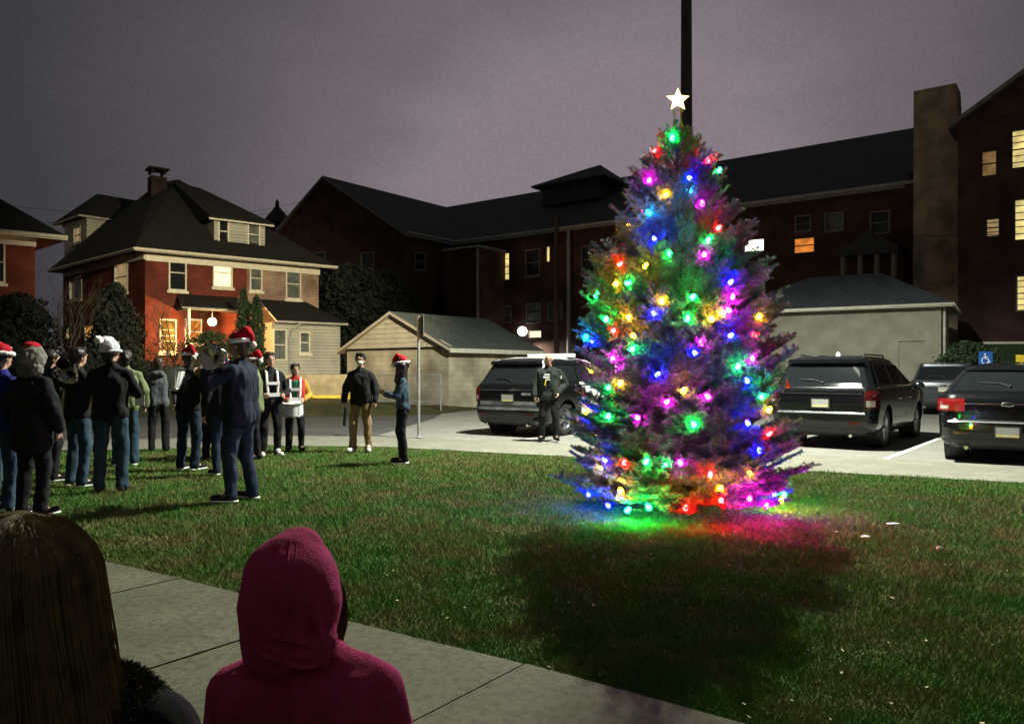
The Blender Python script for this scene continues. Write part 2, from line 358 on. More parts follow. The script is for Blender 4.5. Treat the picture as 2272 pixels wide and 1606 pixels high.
b = MB(); b.tube([LP+Vector((0, 0, -.03)), LP+Vector((0, 0, 7.6))], [.115, .085], 128); b.build('pole', 'pole_metal', post)
b = MB(); b.lathe([(.0, .36), (.13, .36), (.17, .30), (.19, .02), (.19, -.03), (0, -.03)], 16, Matrix.Translation(LP)); b.build('base', 'pole_metal', post)
b = MB(); b.tube([LP+Vector((0, 0, 7.5)), LP+Vector((0, .05, 8.3)), LP+Vector((0, .5, 9.1)), LP+Vector((0, 1.25, 9.38))], .03); b.tube([LP+Vector((-.25, 1.25, 9.38)), LP+Vector((.32, 1.25, 9.38))], .03); b.build('bracket', 'pole_metal', post)
for c, rz in (((3.12, 13.8, 9.31), .1), ((2.58, 13.8, 9.31), .5)):
    b = MB(); b.box(c, (.36, .26, .12), rz=rz); h = b.build('flood_head', 'pole_metal', post, bevel=.02)
    b = MB(); b.box((c[0], c[1], c[2]-.068), (.26, .18, .01), rz=rz); b.build('lens', 'flood_lens', h)
# ================================================================ ground
def sheet(name, pts, z, m, kind='structure', thick=0):
    b = MB(); pts = [Vector((p[0], p[1], z)) for p in pts]
    b.poly(pts)
    if thick:
        n = len(pts)
        for i in range(n):
            j = (i+1) % n; b.quad(pts[i]-Vector((0, 0, thick)), pts[j]-Vector((0, 0, thick)), pts[j], pts[i])
    return tag(b.build(name, m), kind=kind)
g1 = lambda px, py: G(px, py)
BF = [G(-500, 1040), G(0, 1006), G(600, 988), G(850, 991), G(1250, 1012), G(1500, 1027), G(1800, 1045), G(2272, 1071), Vector((10.3, 8.0, 0)), Vector((24, -.4, 0))]   # back edge of lawn
BB = [G(-500, 1008), G(0, 981), G(600, 967), G(850, 967), G(1250, 984), G(1500, 996), G(1800, 1009), G(2272, 1034), Vector((11.5, 9.2, 0)), Vector((25, 1.0, 0))]
FF = [Vector((-9, 9.4, 0)), Vector((-6, 7.65, 0)), G(200, 1240), G(530, 1315), G(770, 1380), G(1165, 1475), G(1640, 1606), Vector((2.7, 1.85, 0)), Vector((6.2, -.7, 0)), Vector((18, -9.4, 0))]
sheet('ground', [(-400, -60), (400, -60), (400, 500), (-400, 500)], -.10, 'far_soil')
sheet('lawn', FF+BF[::-1], -.012, 'turf', thick=.08)
sheet('back_sidewalk', BF+BB[::-1], .0, 'concrete', thick=.09)
sheet('parking_lot', [BB[3]+Vector((-.2, .5, 0)), BB[4], BB[5], BB[6], BB[7], BB[8], BB[9], (40, 4), (34, 34), (12, 56), (0, 56), (-2.5, 36), (-2.4, 24)], -.03, 'lot')
sheet('road', [(-45, 13), BB[1], BB[2], BB[3], (BB[4].x, BB[4].y, 0), (4, 20), (2, 24), (0, 30), (-2.5, 29.0), (-5.5, 27.5), (-12, 26), (-24, 27.5), (-48, 33)], -.045, 'asphalt')
# white kerb line of the lot
b = MB()
for i in range(3, 8):
    p, q = BB[i], BB[i+1]; n = (q-p).normalized().cross(Vector((0, 0, 1)))*-1
    a = Vector((0, 0, -.022)); b.quad(p+a+n*.02, q+a+n*.02, q+a+n*.12, p+a+n*.12)
tag(b.build('kerb_line', 'white_line'), kind='structure')
HD = R(38); hv = Vector((math.sin(HD), math.cos(HD), 0)); lv = Vector((math.cos(HD), -math.sin(HD), 0))
b = MB()
for k in (-2, -1, 0, 1, 2):
    o = Vector((6.03, 12.72, -.022)) + Vector((2.78*1.11, -1.55*1.11, 0))*k
    if k < 0: o += hv*.35
    b.quad(o, o+lv*.1, o+lv*.1+hv*5.2, o+hv*5.2)
tag(b.build('parking_line', 'white_line'), kind='structure')
# front path: cast slabs with open joints
edge = FF; slabs = MB(); perp = Vector((-.60, -.80, 0))
# walk along the edge polyline in 1.42 m steps, one joint passing G(1165,1475)
def along(poly):
    out = [0]
    for a, c in zip(poly, poly[1:]): out.append(out[-1]+(c-a).length)
    return out
cum = along(edge)
def at_s(s):
    for i in range(len(edge)-1):
        if s <= cum[i+1]: return edge[i].lerp(edge[i+1], (s-cum[i])/(cum[i+1]-cum[i]))
    return edge[-1]
s0 = cum[5] % 1.42; cuts = [s0+1.42*k for k in range(int((cum[-1]-s0)/1.42)+1)]
for i, (sa, sb) in enumerate(zip(cuts, cuts[1:])):
    a, c = at_s(sa+.008), at_s(sb-.008); dz = Vector((0, 0, random.uniform(-.006, .004)+.012)); t = Vector((0, 0, -.10))
    p = [a+dz, c+dz, c+perp*2.1+dz, a+perp*2.1+dz]
    # follow the edge's bend inside a slab
    slabs.poly([p[3], p[2], p[1], p[0]]);
    for k in range(4): q = (k+1) % 4; slabs.quad(p[k]+t, p[q]+t, p[q], p[k])
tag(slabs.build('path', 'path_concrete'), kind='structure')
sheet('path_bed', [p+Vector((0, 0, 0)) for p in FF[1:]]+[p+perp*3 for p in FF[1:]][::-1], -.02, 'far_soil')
# ---------------------------------------------------------------- grass blades
def inpoly(x, y, poly):
    r = np.zeros(len(x), bool); n = len(poly)
    for i in range(n):
        x1, y1 = poly[i][0], poly[i][1]; x2, y2 = poly[(i+1) % n][0], poly[(i+1) % n][1]
        c = ((y1 > y) != (y2 > y)) & (x < (x2-x1)*(y-y1)/(y2-y1+1e-12)+x1); r ^= c
    return r
lawn_poly = FF+BF[::-1]
def grass(n):
    d = np.exp(rng.uniform(math.log(2.4), math.log(17.5), n)); x = rng.uniform(-.82, .86, n)*d
    k = inpoly(x, d, lawn_poly); x, d = x[k], d[k]
    clump = np.sin(x*5.1+np.sin(d*3.7)*2)*np.sin(d*4.3+x*1.7)*.5+.5
    sz = np.clip(.55+.10*d, .75, 1.7)
    h = rng.uniform(.018, .042, len(x))*(.75+.6*clump)*np.clip(sz, .9, 1.25); wd = rng.uniform(.0022, .0042, len(x))*sz*.98
    a = rng.uniform(0, 2*math.pi, len(x)); lean = rng.uniform(.3, 1.1, len(x))*h; la_ = rng.uniform(0, 2*math.pi, len(x))
    z0 = np.full_like(x, -.014)
    v = np.stack([np.stack([x-np.cos(a)*wd, d-np.sin(a)*wd, z0], 1), np.stack([x+np.cos(a)*wd, d+np.sin(a)*wd, z0], 1),
                  np.stack([x+np.cos(la_)*lean, d+np.sin(la_)*lean, z0+h], 1)], 1).reshape(-1, 3)
    return v
o = npmesh('grass', grass(820000), 3, 'blades'); tag(o, 'short patchy green turf grass covering the lawn', 'grass', kind='stuff')
# fallen leaves and chips of litter on the turf
n = 260; d = np.exp(rng.uniform(math.log(2.6), math.log(16), n)); x = rng.uniform(-.7, .72, n)*d; k = inpoly(x, d, lawn_poly); x, d = x[k], d[k]; n = len(x)
a = rng.uniform(0, 6.28, n); s = rng.uniform(.006, .017, n); q = []
for i in range(n):
    u = np.array([math.cos(a[i]), math.sin(a[i]), rng.uniform(-.3, .3)])*s[i]; vv = np.array([-math.sin(a[i]), math.cos(a[i]), rng.uniform(-.4, .4)])*s[i]*rng.uniform(.35, .8)
    c = np.array([x[i], d[i], .022]); q += [c-u, c+vv*.9, c+u, c-vv]
o = npmesh('fallen_leaves', np.array(q), 4, 'dry_leaf'); tag(o, 'pale fallen leaves scattered over the lawn', 'leaves', kind='stuff')
b = MB()
for px, py in ((1982, 1168), (1921, 1197)): b.box(G(px, py)+Vector((0, 0, .03)), (.12 if px > 1950 else .07, .03, .006), rz=.1)
for i, (px, py, sz) in enumerate(((1982, 1168, .07), (1921, 1197, .045))):
    b = MB(); c = G(px, py)+Vector((0, 0, .028)); b.poly([c+Vector((-sz, -.012, 0)), c+Vector((sz*.3, -.02, .004)), c+Vector((sz, .006, 0)), c+Vector((sz*.2, .02, .008)), c+Vector((-sz*.8, .014, .003))])
    tag(b.build('paper_scrap', 'shell'), ('larger' if i == 0 else 'smaller')+' white scrap of paper on the grass beside the lit tree', 'litter')
b = MB(); b.ball(G(2085, 1222)+Vector((0, 0, .02)), (.028, .02, .018), 7, 5); tag(b.build('pebble', 'stucco_lit'), 'single pale pebble lying in the grass', 'stone')

# ================================================================ architecture helpers
def nrm(A, B): d = (Vector(B)-Vector(A)); d.z = 0; d.normalize(); return d, Vector((d.y, -d.x, 0))
def ray_u(A, dv, px):
    """distance along the wall line from A at which the sight line of column px meets it"""
    k = (px-CX)/F; return (k*A.y-A.x)/(dv.x-k*dv.y)
def window(parent, A, dv, nv, u0, u1, z0, z1, pane='glass_dark', frame='trim', sill=True, rail=True, fw=.07, label=None, muntin=0, depth=.12):
    A = Vector((A.x, A.y, 0)); up = Vector((0, 0, 1)); out_ = nv*.03
    b = MB(); w_ = u1-u0; h = z1-z0
    o = A+dv*u0+up*z0-nv*depth
    ey = nv*(depth+.03)
    b.obox(o, dv*fw, ey, up*h); b.obox(o+dv*(w_-fw), dv*fw, ey, up*h)
    b.obox(o+dv*fw, dv*(w_-2*fw), ey, up*fw); b.obox(o+dv*fw+up*(h-fw), dv*(w_-2*fw), ey, up*fw)
    if rail: b.obox(o+dv*fw+up*(h/2-.025), dv*(w_-2*fw), nv*(depth*.75), up*.05)
    for k in range(muntin):
        zz = h*(k+1)/(muntin+1)
        if abs(zz-h/2) > .08: b.obox(o+dv*fw+up*zz, dv*(w_-2*fw), nv*(depth*.6), up*.03)
    wn = b.build('window', frame, parent)
    if label: wn['label'] = label
    b = MB(); b.quad(o+dv*fw+up*fw+nv*.02, o+dv*(w_-fw)+up*fw+nv*.02, o+dv*(w_-fw)+up*(h-fw)+nv*.02, o+dv*fw+up*(h-fw)+nv*.02); b.build('pane', pane, wn)
    if sill:
        b = MB(); b.obox(A+dv*(u0-.08)+up*(z0-.13)+nv*.002, dv*(w_+.16), nv*.09, up*.126); b.build('sill', frame, wn)
    return wn
def facade(b, A, B, z0, z1, holes, mi=0, reveal=.13):
    """wall face from A to B with rectangular openings and their reveals"""
    dv, nv = nrm(A, B); L = (Vector((B.x-A.x, B.y-A.y, 0))).length; A = Vector((A.x, A.y, 0)); up = Vector((0, 0, 1))
    us = sorted({0, L, *[h[0] for h in holes], *[h[1] for h in holes]}); zs = sorted({z0, z1, *[h[2] for h in holes], *[h[3] for h in holes]})
    for i in range(len(us)-1):
        for j in range(len(zs)-1):
            uc, zc = (us[i]+us[i+1])/2, (zs[j]+zs[j+1])/2
            if any(h[0] < uc < h[1] and h[2] < zc < h[3] for h in holes): continue
            p = [A+dv*us[i]+up*zs[j], A+dv*us[i+1]+up*zs[j], A+dv*us[i+1]+up*zs[j+1], A+dv*us[i]+up*zs[j+1]]
            b.add(p, [(0, 1, 2, 3)], mi, [[(us[i], zs[j]), (us[i+1], zs[j]), (us[i+1], zs[j+1]), (us[i], zs[j+1])]])
    for h in holes:
        c = [A+dv*h[0]+up*h[2], A+dv*h[1]+up*h[2], A+dv*h[1]+up*h[3], A+dv*h[0]+up*h[3]]
        for k in range(4): q = (k+1) % 4; b.quad(c[k], c[q], c[q]-nv*reveal, c[k]-nv*reveal, mi)
    return dv, nv, L
def wall_windows(parent, b, A, B, z0, z1, specs, mi=0, frame='trim'):
    """specs: (px0,px1,py0,py1,pane,{opts}) measured on the wall plane"""
    dv, nv = nrm(A, B); holes = []; todo = []
    for s_ in specs:
        px0, px1, py0, py1, pane = s_[:5]; opt = s_[5] if len(s_) > 5 else {}
        ua, ub = ray_u(A, dv, px0), ray_u(A, dv, px1); d = A.y+dv.y*(ua+ub)/2
        za, zb = H-(py1-HZ)*d/F, H-(py0-HZ)*d/F
        h = (min(ua, ub), max(ua, ub), za, zb); holes.append(h); todo.append((h, pane, opt))
    facade(b, A, B, z0, z1, holes, mi)
    for h, pane, opt in todo: opt = dict(opt); fr = opt.pop('frame', frame); window(parent, A, dv, nv, h[0], h[1], h[2], h[3], pane, fr, **opt)
    return dv, nv
def slab_roof(b, polys, th=.12, mi=0, under=1):
    """roof planes as thick sheets"""
    for p in polys:
        p = [Vector(q) for q in p]; b.poly(p, mi); q = [v-Vector((0, 0, th)) for v in p]; b.poly(q[::-1], under)
        for i in range(len(p)): j = (i+1) % len(p); b.quad(q[i], q[j], p[j], p[i], under)
def XY(v): return Vector((v.x, v.y, 0))
Z = lambda z: Vector((0, 0, z))

# ================================================================ brick twin house with dormers
gz = .9
A = P(322, 0, 36); A = Vector((A.x, A.y, 0)); e1 = Vector((.773, .634, 0)); e2 = Vector((-.745, .667, 0))
LB = 8.67; B = A+e1*LB; D = A+e2*10.5; C = B+e2*10.5
EZ = H+(HZ-556)*36/F
house = thing('brick_house', A+e1*4+e2*5+Z(gz), 'red and dull brick twin house with white dormers and a glowing porch light', 'house')
uM = ray_u(A, e1, 548); Mid = A+e1*uM
b = MB()
no = {'sill': True}
wall_windows(house, b, A, Mid, gz, EZ, [(374, 414, 565, 645, 'glass_dark', {'label': 'dark upstairs sash window with white frame'}), (472, 516, 572, 638, 'pane_cream', {'label': 'brightly lit cream upstairs window'}),
    (354, 392, 708, 782, 'pane_amber', {'muntin': 2, 'label': 'amber lit ground floor window'}), (410, 448, 708, 764, 'pane_orange', {'label': 'orange lit ground floor window beside the porch'})])
wall_windows(house, b, Mid, B, gz, EZ, [(554, 582, 588, 646, 'curtain_glass'), (634, 668, 596, 664, 'curtain_glass')], mi=1)
nm = Vector((-e2.y*-1, 0, 0))
dA = wall_windows(house, b, D, A, gz, EZ-.02, [(154, 182, 575, 665, 'glass_dark', {'frame': 'trim_old'}), (254, 284, 578, 650, 'pane_blind', {'frame': 'trim_old', 'label': 'window with half lowered lit blind'}), (140, 153, 727, 752, 'pane_blind', {'rail': False, 'sill': False}), (188, 205, 722, 756, 'pane_amber', {'rail': False, 'sill': False})])
facade(b, B, C, gz, EZ, []); facade(b, C, D, gz, EZ, [])
b.build('wall', ['red_brick', 'dull_brick'], house)
# eaves: cream fascia board under the roof
dv, nv = nrm(A, B); dv2, nv2 = nrm(D, A)
b = MB(); b.obox(A+Z(EZ-.46)-dv*.0+nv*.003, dv*(LB+.05), nv*.06, Z(.44)); b.obox(D+Z(EZ-.40)+nv2*.003, dv2*10.5, nv2*.06, Z(.38)); b.build('frieze', 'trim', house)
# roof
ov = .62
ce = {'A': A+nv*ov+nv2*ov*1.0, 'B': B+nv*ov+dv*ov*1.3, 'C': C-e2*-.6+dv*.5, 'D': D+nv2*ov+e2*.6}
R1 = XY(P(352, 0, 42.3))+Z(H+(HZ-406)*42.3/F); R2 = XY(P(396, 0, 42.0))+Z(H+(HZ-398)*42.0/F)
cA, cB, cC, cD = [ce[k]+Z(EZ) for k in 'ABCD']
b = MB(); slab_roof(b, [[cA, cB, R2, R1], [cB, cC, R2], [cC, cD, R1, R2], [cD, cA, R1]], .14); roof = b.build('roof', ['shingle_dark', 'trim_old'], house)
b = MB(); b.tube([cD+Z(-.04), cA+Z(-.04)], .06, 8); b.tube([cA+Z(-.04), cB+Z(-.04)], .07, 8); b.build('gutter', 'trim', house)
# chimney with cap on stubs
cc = XY(P(349, 0, 41.2)); zt = H+(HZ-378)*41.2/F
b = MB(); b.box(cc+Z(zt-1.6), (.78, .78, 2.4), rz=.68); 
for sx in (-1, 1):
    for sy in (-1, 1): b.box(cc+Z(zt-.4+.16)+Matrix.Rotation(.68, 3, 'Z')@Vector((sx*.3, sy*.3, .12)), (.13, .13, .24), rz=.68)
b.box(cc+Z(zt+.02), (1.0, 1.0, .09), rz=.68); b.build('chimney', 'black_brick', roof)
# front dormer
nin = -nv; OA = A+nin*.45; uL, uR = ray_u(OA, dv, 475), ray_u(OA, dv, 588)
fl, fr = OA+dv*uL, OA+dv*uR; dep = fl.y
zb = EZ+.1; zt = H+(HZ-483)*fl.y/F
b = MB(); wall_windows(house, b, fl, fr, zb, zt, [(484, 508, 486, 540, 'glass_dark'), (549, 577, 493, 548, 'curtain_glass')])
b.quad(fl+nin*4+Z(zb), fl+Z(zb), fl+Z(zt), fl+nin*4+Z(zt)); b.quad(fr+Z(zb), fr+nin*4+Z(zb), fr+nin*4+Z(zt), fr+Z(zt)); b.build('dormer_wall', 'siding_white', house)
el, er = fl+nv*.4-dv*.35+Z(zt), fr+nv*.4+dv*.35+Z(zt)
K1 = XY(P(384, 0, 41.0))+Z(H+(HZ-403)*41.0/F); K2 = K1+dv*1.6+nin*.6
b = MB(); slab_roof(b, [[el, er, K2, K1], [er, er+nin*4.2, K2], [el+nin*4.0, el, K1]], .08); b.build('dormer_roof', ['shingle_dark', 'shingle_dark'], house)
b = MB(); b.obox(el-Z(.16)-nv*.05, er-el, -nv*.05, Z(.14)); b.build('dormer_fascia', 'trim', house)
# side dormer
n2i = -nv2; OD = D+n2i*1.1; ua, ub = ray_u(OD, dv2, 143), ray_u(OD, dv2, 192)
sl, sr = OD+dv2*ua, OD+dv2*ub; zb2 = EZ+.1; zt2 = H+(HZ-480)*sr.y/F
b = MB(); wall_windows(house, b, sl, sr, zb2, zt2, [(163, 179, 503, 540, 'pane_blind', {'frame': 'trim_old'})], frame='trim_old')
b.quad(sr+Z(zb2), sr+n2i*3.6+Z(zb2), sr+n2i*3.6+Z(zt2), sr+Z(zt2)); b.quad(sl+n2i*3.6+Z(zb2), sl+Z(zb2), sl+Z(zt2), sl+n2i*3.6+Z(zt2)); b.build('dormer_wall', 'siding_white', house)
pl, pr = sl+nv2*.5-dv2*.6+Z(zt2), sr+nv2*.5+dv2*.3+Z(zt2)
T1 = XY(sl+sr)/2+n2i*1.2; T1 = T1+Z(H+(HZ-430)*T1.y/F); T2 = T1+n2i*3.4-Z(.05)
b = MB(); slab_roof(b, [[pl, pr, T1], [pr, pr+n2i*5, T2, T1], [pl+n2i*5, pl, T1, T2]], .1); b.build('dormer_roof', ['shingle_dark', 'trim_old'], house)
# lean-to porch room on the dull brick half, and its door windows
pA = Mid+dv*.9; pB = B+dv*.25; pd = 2.0
qa, qb = pA+nv*pd, pB+nv*pd; zp = H+(HZ-712)*qa.y/F
b = MB(); wall_windows(house, b, qa, qb, gz-.3, zp, [(606, 636, 730, 800, 'curtain_glass', {'sill': False}), (664, 688, 736, 784, 'curtain_glass')])
facade(b, qb, pB, gz-.3, zp, []); facade(b, pA, qa, gz-.3, zp, []); b.build('porch_wall', 'siding_white', house)
zr = H+(HZ-664)*pA.y/F
b = MB(); slab_roof(b, [[qa+nv*.3-dv*.3+Z(zp), qb+nv*.3+dv*.3+Z(zp), pB-dv*1.0+Z(zr), pA-dv*.3+Z(zr)], [qb+nv*.3+dv*.3+Z(zp), pB+dv*.3+Z(zp), pB-dv*1.0+Z(zr)]], .1); b.build('porch_roof', ['shingle_dark', 'trim_old'], house)
ud = ray_u(qa, dv, 642); dp = qa+dv*ud+nv*.06
b = MB(); b.tube([dp+dv*.5+nv*.2+Z(zp-.1), dp+dv*.1+Z(zp-.45), dp+Z(zp-.9), dp+Z(gz-.2)], .05); b.build('downpipe', 'pipe_grey', house)
# porch lamp beside the ground-floor window, with small entrance roof
ul = ray_u(A+nv*1.3, dv, 471); lp = A+nv*1.3+dv*ul; zl = H+(HZ-714)*lp.y/F
b = MB(); b.obox(A+dv*(ul-1.2)+nv*.0+Z(zl+.55), dv*3.0, nv*1.5, Z(.10)); slab_roof(b, [[A+dv*(ul-1.5)+nv*1.7+Z(zl+.62), A+dv*(ul+2.2)+nv*1.7+Z(zl+.62), A+dv*(ul+1.9)+Z(zl+1.35), A+dv*(ul-1.2)+Z(zl+1.35)]], .08); b.build('entrance_roof', ['shingle_dark', 'trim_old'], house)
b = MB(); 
for u_ in (ul-1.1, ul+1.7): b = MB(); b.tube([A+dv*u_+nv*1.35+Z(gz), A+dv*u_+nv*1.35+Z(zl+.55)], .07, 10); b.build('entrance_post', 'trim', house)
b = MB(); b.tube([lp+Z(zl+.1), lp+Z(zl+.55)], .02, 6); pl_ = b.build('porch_lamp', 'pole_metal', house)
b = MB(); b.ball(lp+Z(zl), .19, 14, 10); b.build('globe', 'porch_globe', pl_)
lamp_data('porch_lamp_light', 'POINT', lp+nv*.30+Z(zl-.02), 1500, (1.0, .50, .18), shadow_soft_size=.06)

# ================================================================ neighbouring house at the frame's edge
A2 = XY(P(78, 0, 33)); A2l = A2-e1*6.0; zE2 = H+(HZ-526)*33/F
nb = thing('brick_house', A2-e1*3+Z(gz), 'brick house cut by the photo edge with cream eaves and a tall window', 'house')
b = MB(); wall_windows(nb, b, A2l, A2, gz, zE2, [(-22, 12, 533, 628, 'glass_dark')]); facade(b, A2, A2+e2*8, gz, zE2, []); facade(b, A2l+e2*8, A2l, gz, zE2, []); facade(b, A2+e2*8, A2l+e2*8, gz, zE2, []); b.build('wall', 'red_brick', nb)
b = MB(); b.obox(A2l+Z(zE2-.42)+nv*.003, dv*6.03, nv*.07, Z(.40)); b.build('frieze', 'trim', nb)
k = [A2l-dv*1+nv*1.0+Z(zE2), A2+dv*1.05+nv*1.0+Z(zE2), A2+e2*8.6+dv*1.0+Z(zE2), A2l+e2*8.6-dv*1+Z(zE2)]; top = A2-e1*3.6+e2*3.8+Z(zE2+3.9)
b = MB(); slab_roof(b, [[k[0], k[1], top], [k[1], k[2], top], [k[2], k[3], top], [k[3], k[0], top]], .16); b.build('roof', ['shingle_dark', 'trim'], nb)
b = MB(); b.tube([k[0]+Z(-.04), k[1]+Z(-.04)], .09, 8); b.build('gutter', 'trim', nb)

# ================================================================ long dark school building, three wings
m_ = Vector((.8, -.6, 0)); w_ = Vector((.6, .8, 0)); BZ = -.05
school = thing('school_building', Vector((4, 52, 0)), 'long dark brick building with slate roofs, tall chimney and lit windows', 'building')
E0, RZ = 10.5, 15.2
Pk = Vector((-13.3, 55, 0)); gl, gr = Pk-m_*7.8, Pk+m_*7.8; Q = gr+w_*5.1            # Q: inner corner of the two wings
MR = Pk+w_*12.85
b = MB()
holes_dark = lambda *r: [(*x, 'glass_dark', {'frame': 'trim_dim', 'sill': False}) for x in r]
wall_windows(school, b, gl, gr, BZ, E0, holes_dark((690, 722, 560, 640), (800, 830, 560, 640), (830, 862, 690, 760)))
b.poly([gl+Z(E0), gr+Z(E0), Pk+Z(RZ)])
wall_windows(school, b, gr, Q, BZ, E0, holes_dark((920, 945, 560, 600)))
mainL = 36
specs = [(1103, 1132, 560, 624, 'pane_yellow', {'frame': 'black_gear', 'sill': False, 'fw': .09, 'muntin': 3, 'label': 'tall yellow lit sash window'}), (1166, 1198, 553, 612, 'glass_dark', {'frame': 'trim_dim', 'sill': True}), (1211, 1221, 546, 582, 'pane_yellow', {'frame': 'black_gear', 'sill': False, 'rail': False, 'fw': .05, 'label': 'narrow strip of yellow lit window'}),
         (1290, 1320, 545, 605, 'glass_dark', {'frame': 'trim_dim'}), (1103, 1134, 678, 718, 'curtain_glass', {'frame': 'trim_dim', 'sill': False}), (1168, 1200, 672, 718, 'curtain_glass', {'frame': 'trim_dim', 'sill': False}), (1216, 1248, 670, 712, 'curtain_glass', {'frame': 'trim_dim', 'sill': False}),
         (1172, 1202, 733, 750, 'pane_cream', {'frame': 'trim_dim', 'sill': False, 'rail': False, 'fw': .05, 'label': 'small low air conditioner beside the wall lamp with the lamplight on it as a glow'}),  # air conditioner drawn as a glowing pane for the lamplight on it
         (1649, 1697, 530, 560, 'pane_white', {'frame': 'black_gear', 'sill': True, 'rail': False, 'fw': .06, 'label': 'glaring white lit window'}), (1760, 1809, 526, 563, 'pane_orange', {'frame': 'black_gear', 'sill': False, 'fw': .07, 'label': 'dim orange lit window'}),
         (1764, 1800, 478, 515, 'glass_dark', {'frame': 'trim_dim', 'sill': False}), (1830, 1872, 472, 515, 'curtain_glass', {'frame': 'trim_dim', 'sill': False}), (1420, 1450, 560, 620, 'glass_dark', {'frame': 'trim_dim'}), (1930, 1975, 468, 520, 'glass_dark', {'frame': 'trim_dim', 'sill': False})]
wall_windows(school, b, Q, Q+m_*mainL, BZ, E0, specs)
b.quad(gl+Z(BZ)+w_*20, gl+Z(BZ), gl+Z(E0), gl+Z(E0)+w_*20)
back = Q+m_*mainL
# forward wing at the right edge
d0 = XY(P(2125, 0, 33)); E3 = 12.1; hw = 9.0; pk3 = d0+m_*hw; d1 = d0+m_*hw*2
yo = {'frame': 'black_gear', 'sill': False, 'fw': .06, 'muntin': 5}
wall_windows(school, b, d0, d1, BZ, E3, [(2243, 2292, 286, 374, 'pane_yellow', dict(yo, label='wide yellow lit window of the top floor')), (2249, 2296, 440, 534, 'pane_yellow', dict(yo, label='wide yellow lit window of the second floor')), (2254, 2300, 610, 690, 'pane_yellow', dict(yo, label='wide yellow lit window of the first floor')),
    (2177, 2213, 334, 392, 'pane_faint', {'frame': 'black_gear', 'sill': False, 'fw': .05, 'label': 'small dim brown lit window'}), (2187, 2219, 484, 526, 'pane_blind', {'frame': 'black_gear', 'sill': False, 'muntin': 3, 'fw': .05, 'label': 'small lit window with crossbars'})])
b.poly([d0+Z(E3), d1+Z(E3), pk3+Z(E3+hw*.65)])
b.quad(d0+w_*12+Z(BZ), d0+Z(BZ), d0+Z(E3), d0+w_*12+Z(E3))
b.build('wall', 'school_brick', school)
# roofs
o_ = .35
b = MB(); sl_ = (RZ-E0)/7.8
def roofpair(p0, p1, axis, half, ez, rz, over=.35):
    s = (rz-ez)/half; side = axis.cross(Vector((0, 0, 1))).normalized()
    a0, a1 = p0+side*(half+over)+Z(ez-s*over), p1+side*(half+over)+Z(ez-s*over); c0, c1 = p0-side*(half+over)+Z(ez-s*over), p1-side*(half+over)+Z(ez-s*over)
    r0, r1 = p0+Z(rz), p1+Z(rz); slab_roof(b, [[a0, a1, r1, r0], [c1, c0, r0, r1]], .18)
roofpair(Pk-w_*.25, MR, w_, 7.8, E0+.05, RZ+.05)
roofpair(MR-m_*.1, MR+m_*(mainL+.5), m_, 7.8, E0+.05, RZ+.03)
roofpair(pk3-w_*.3, pk3+w_*26, w_, hw, E3+.05, E3+hw*.65+.05)
b.build('roof', ['slate', 'trim_dim'], school)
b = MB(); b.tube([Q+Z(E0-.1)-w_*.32, Q+m_*30+Z(E0-.1)-w_*.32], .10, 8); b.tube([gr+Z(E0-.1)+m_*.3, Q+Z(E0-.1)+m_*.3], .10, 8); b.build('gutter', 'pipe_grey', school)
ug = ray_u(Q-w_*.2, m_, 1262); dpp = Q-w_*.2+m_*ug; b = MB(); b.tube([dpp+Z(E0-.3), dpp+Z(0.2)], .13, 8); b.build('downpipe', 'pipe_grey', school)
# roof lantern on the long ridge
uk = ray_u(MR, m_, 1318); kc = MR+m_*uk-w_*3.2; zk = H+(HZ-412)*kc.y/F
b = MB(); b.obox(kc-m_*1.7-w_*1.0+Z(13), m_*4.6, w_*3.0, Z(zk-13)); b.build('dormer_wall', 'slate', school)
ra, rb_ = kc-m_*2.3-w_*1.5, kc+m_*3.5-w_*1.5; rt0 = kc+m_*.9+w_*.5
b = MB(); rpz = H+(HZ-373)*kc.y/F; slab_roof(b, [[ra+Z(zk), rb_+Z(zk), rt0+m_*1.2+Z(rpz), rt0-m_*.3+Z(rpz-.15)], [rb_+Z(zk), rb_+w_*4+Z(zk), rt0+m_*1.2+Z(rpz)], [ra+w_*4+Z(zk), ra+Z(zk), rt0-m_*.3+Z(rpz-.15)], [rb_+w_*4+Z(zk), ra+w_*4+Z(zk), rt0-m_*.3+Z(rpz-.15), rt0+m_*1.2+Z(rpz)]], .12); b.build('dormer_roof', ['slate', 'slate'], school)
# corner bay
bc = XY(P(1062, 0, 49.6)); zbay = H+(HZ-549)*49.6/F
b = MB(); fa = bc-m_*3.0; fb = bc+w_*4
facade(b, fa, bc, BZ, zbay, []); facade(b, bc, fb, BZ, zbay, []); b.poly([fa+Z(zbay), bc+Z(zbay), fb+Z(zbay), fa+w_*4+Z(zbay)]); b.build('bay_wall', 'school_brick', school)
b = MB(); b.obox(fa-w_*.2+Z(zbay+.003), m_*3.2, w_*4, Z(.14)); b.tube([bc-w_*.12+Z(zbay-.1), bc-w_*.12+Z(2.3)], .09, 8); b.build('bay_gutter', 'pipe_grey', school)
# great chimney stack
cx0 = XY(P(2027, 0, 35.8)); cw = m_*1.72; cdp = w_*1.5; zc = H+(HZ-203)*35.8/F
b = MB(); tp = .0
def frus(o, ex, ey, z0, z1, grow0):
    lo = [o-ex*.02, o+ex*(1+grow0), o+ex*(1+grow0)+ey, o-ex*.02+ey]; hi = [o, o+ex, o+ex+ey, o+ey]
    for i in range(4): j = (i+1) % 4; b.quad(lo[i]+Z(z0), lo[j]+Z(z0), hi[j]+Z(z1), hi[i]+Z(z1))
    b.poly([h+Z(z1) for h in hi])
frus(cx0, cw, cdp, BZ, zc, .34); b.build('chimney', 'chimney_brick', school)
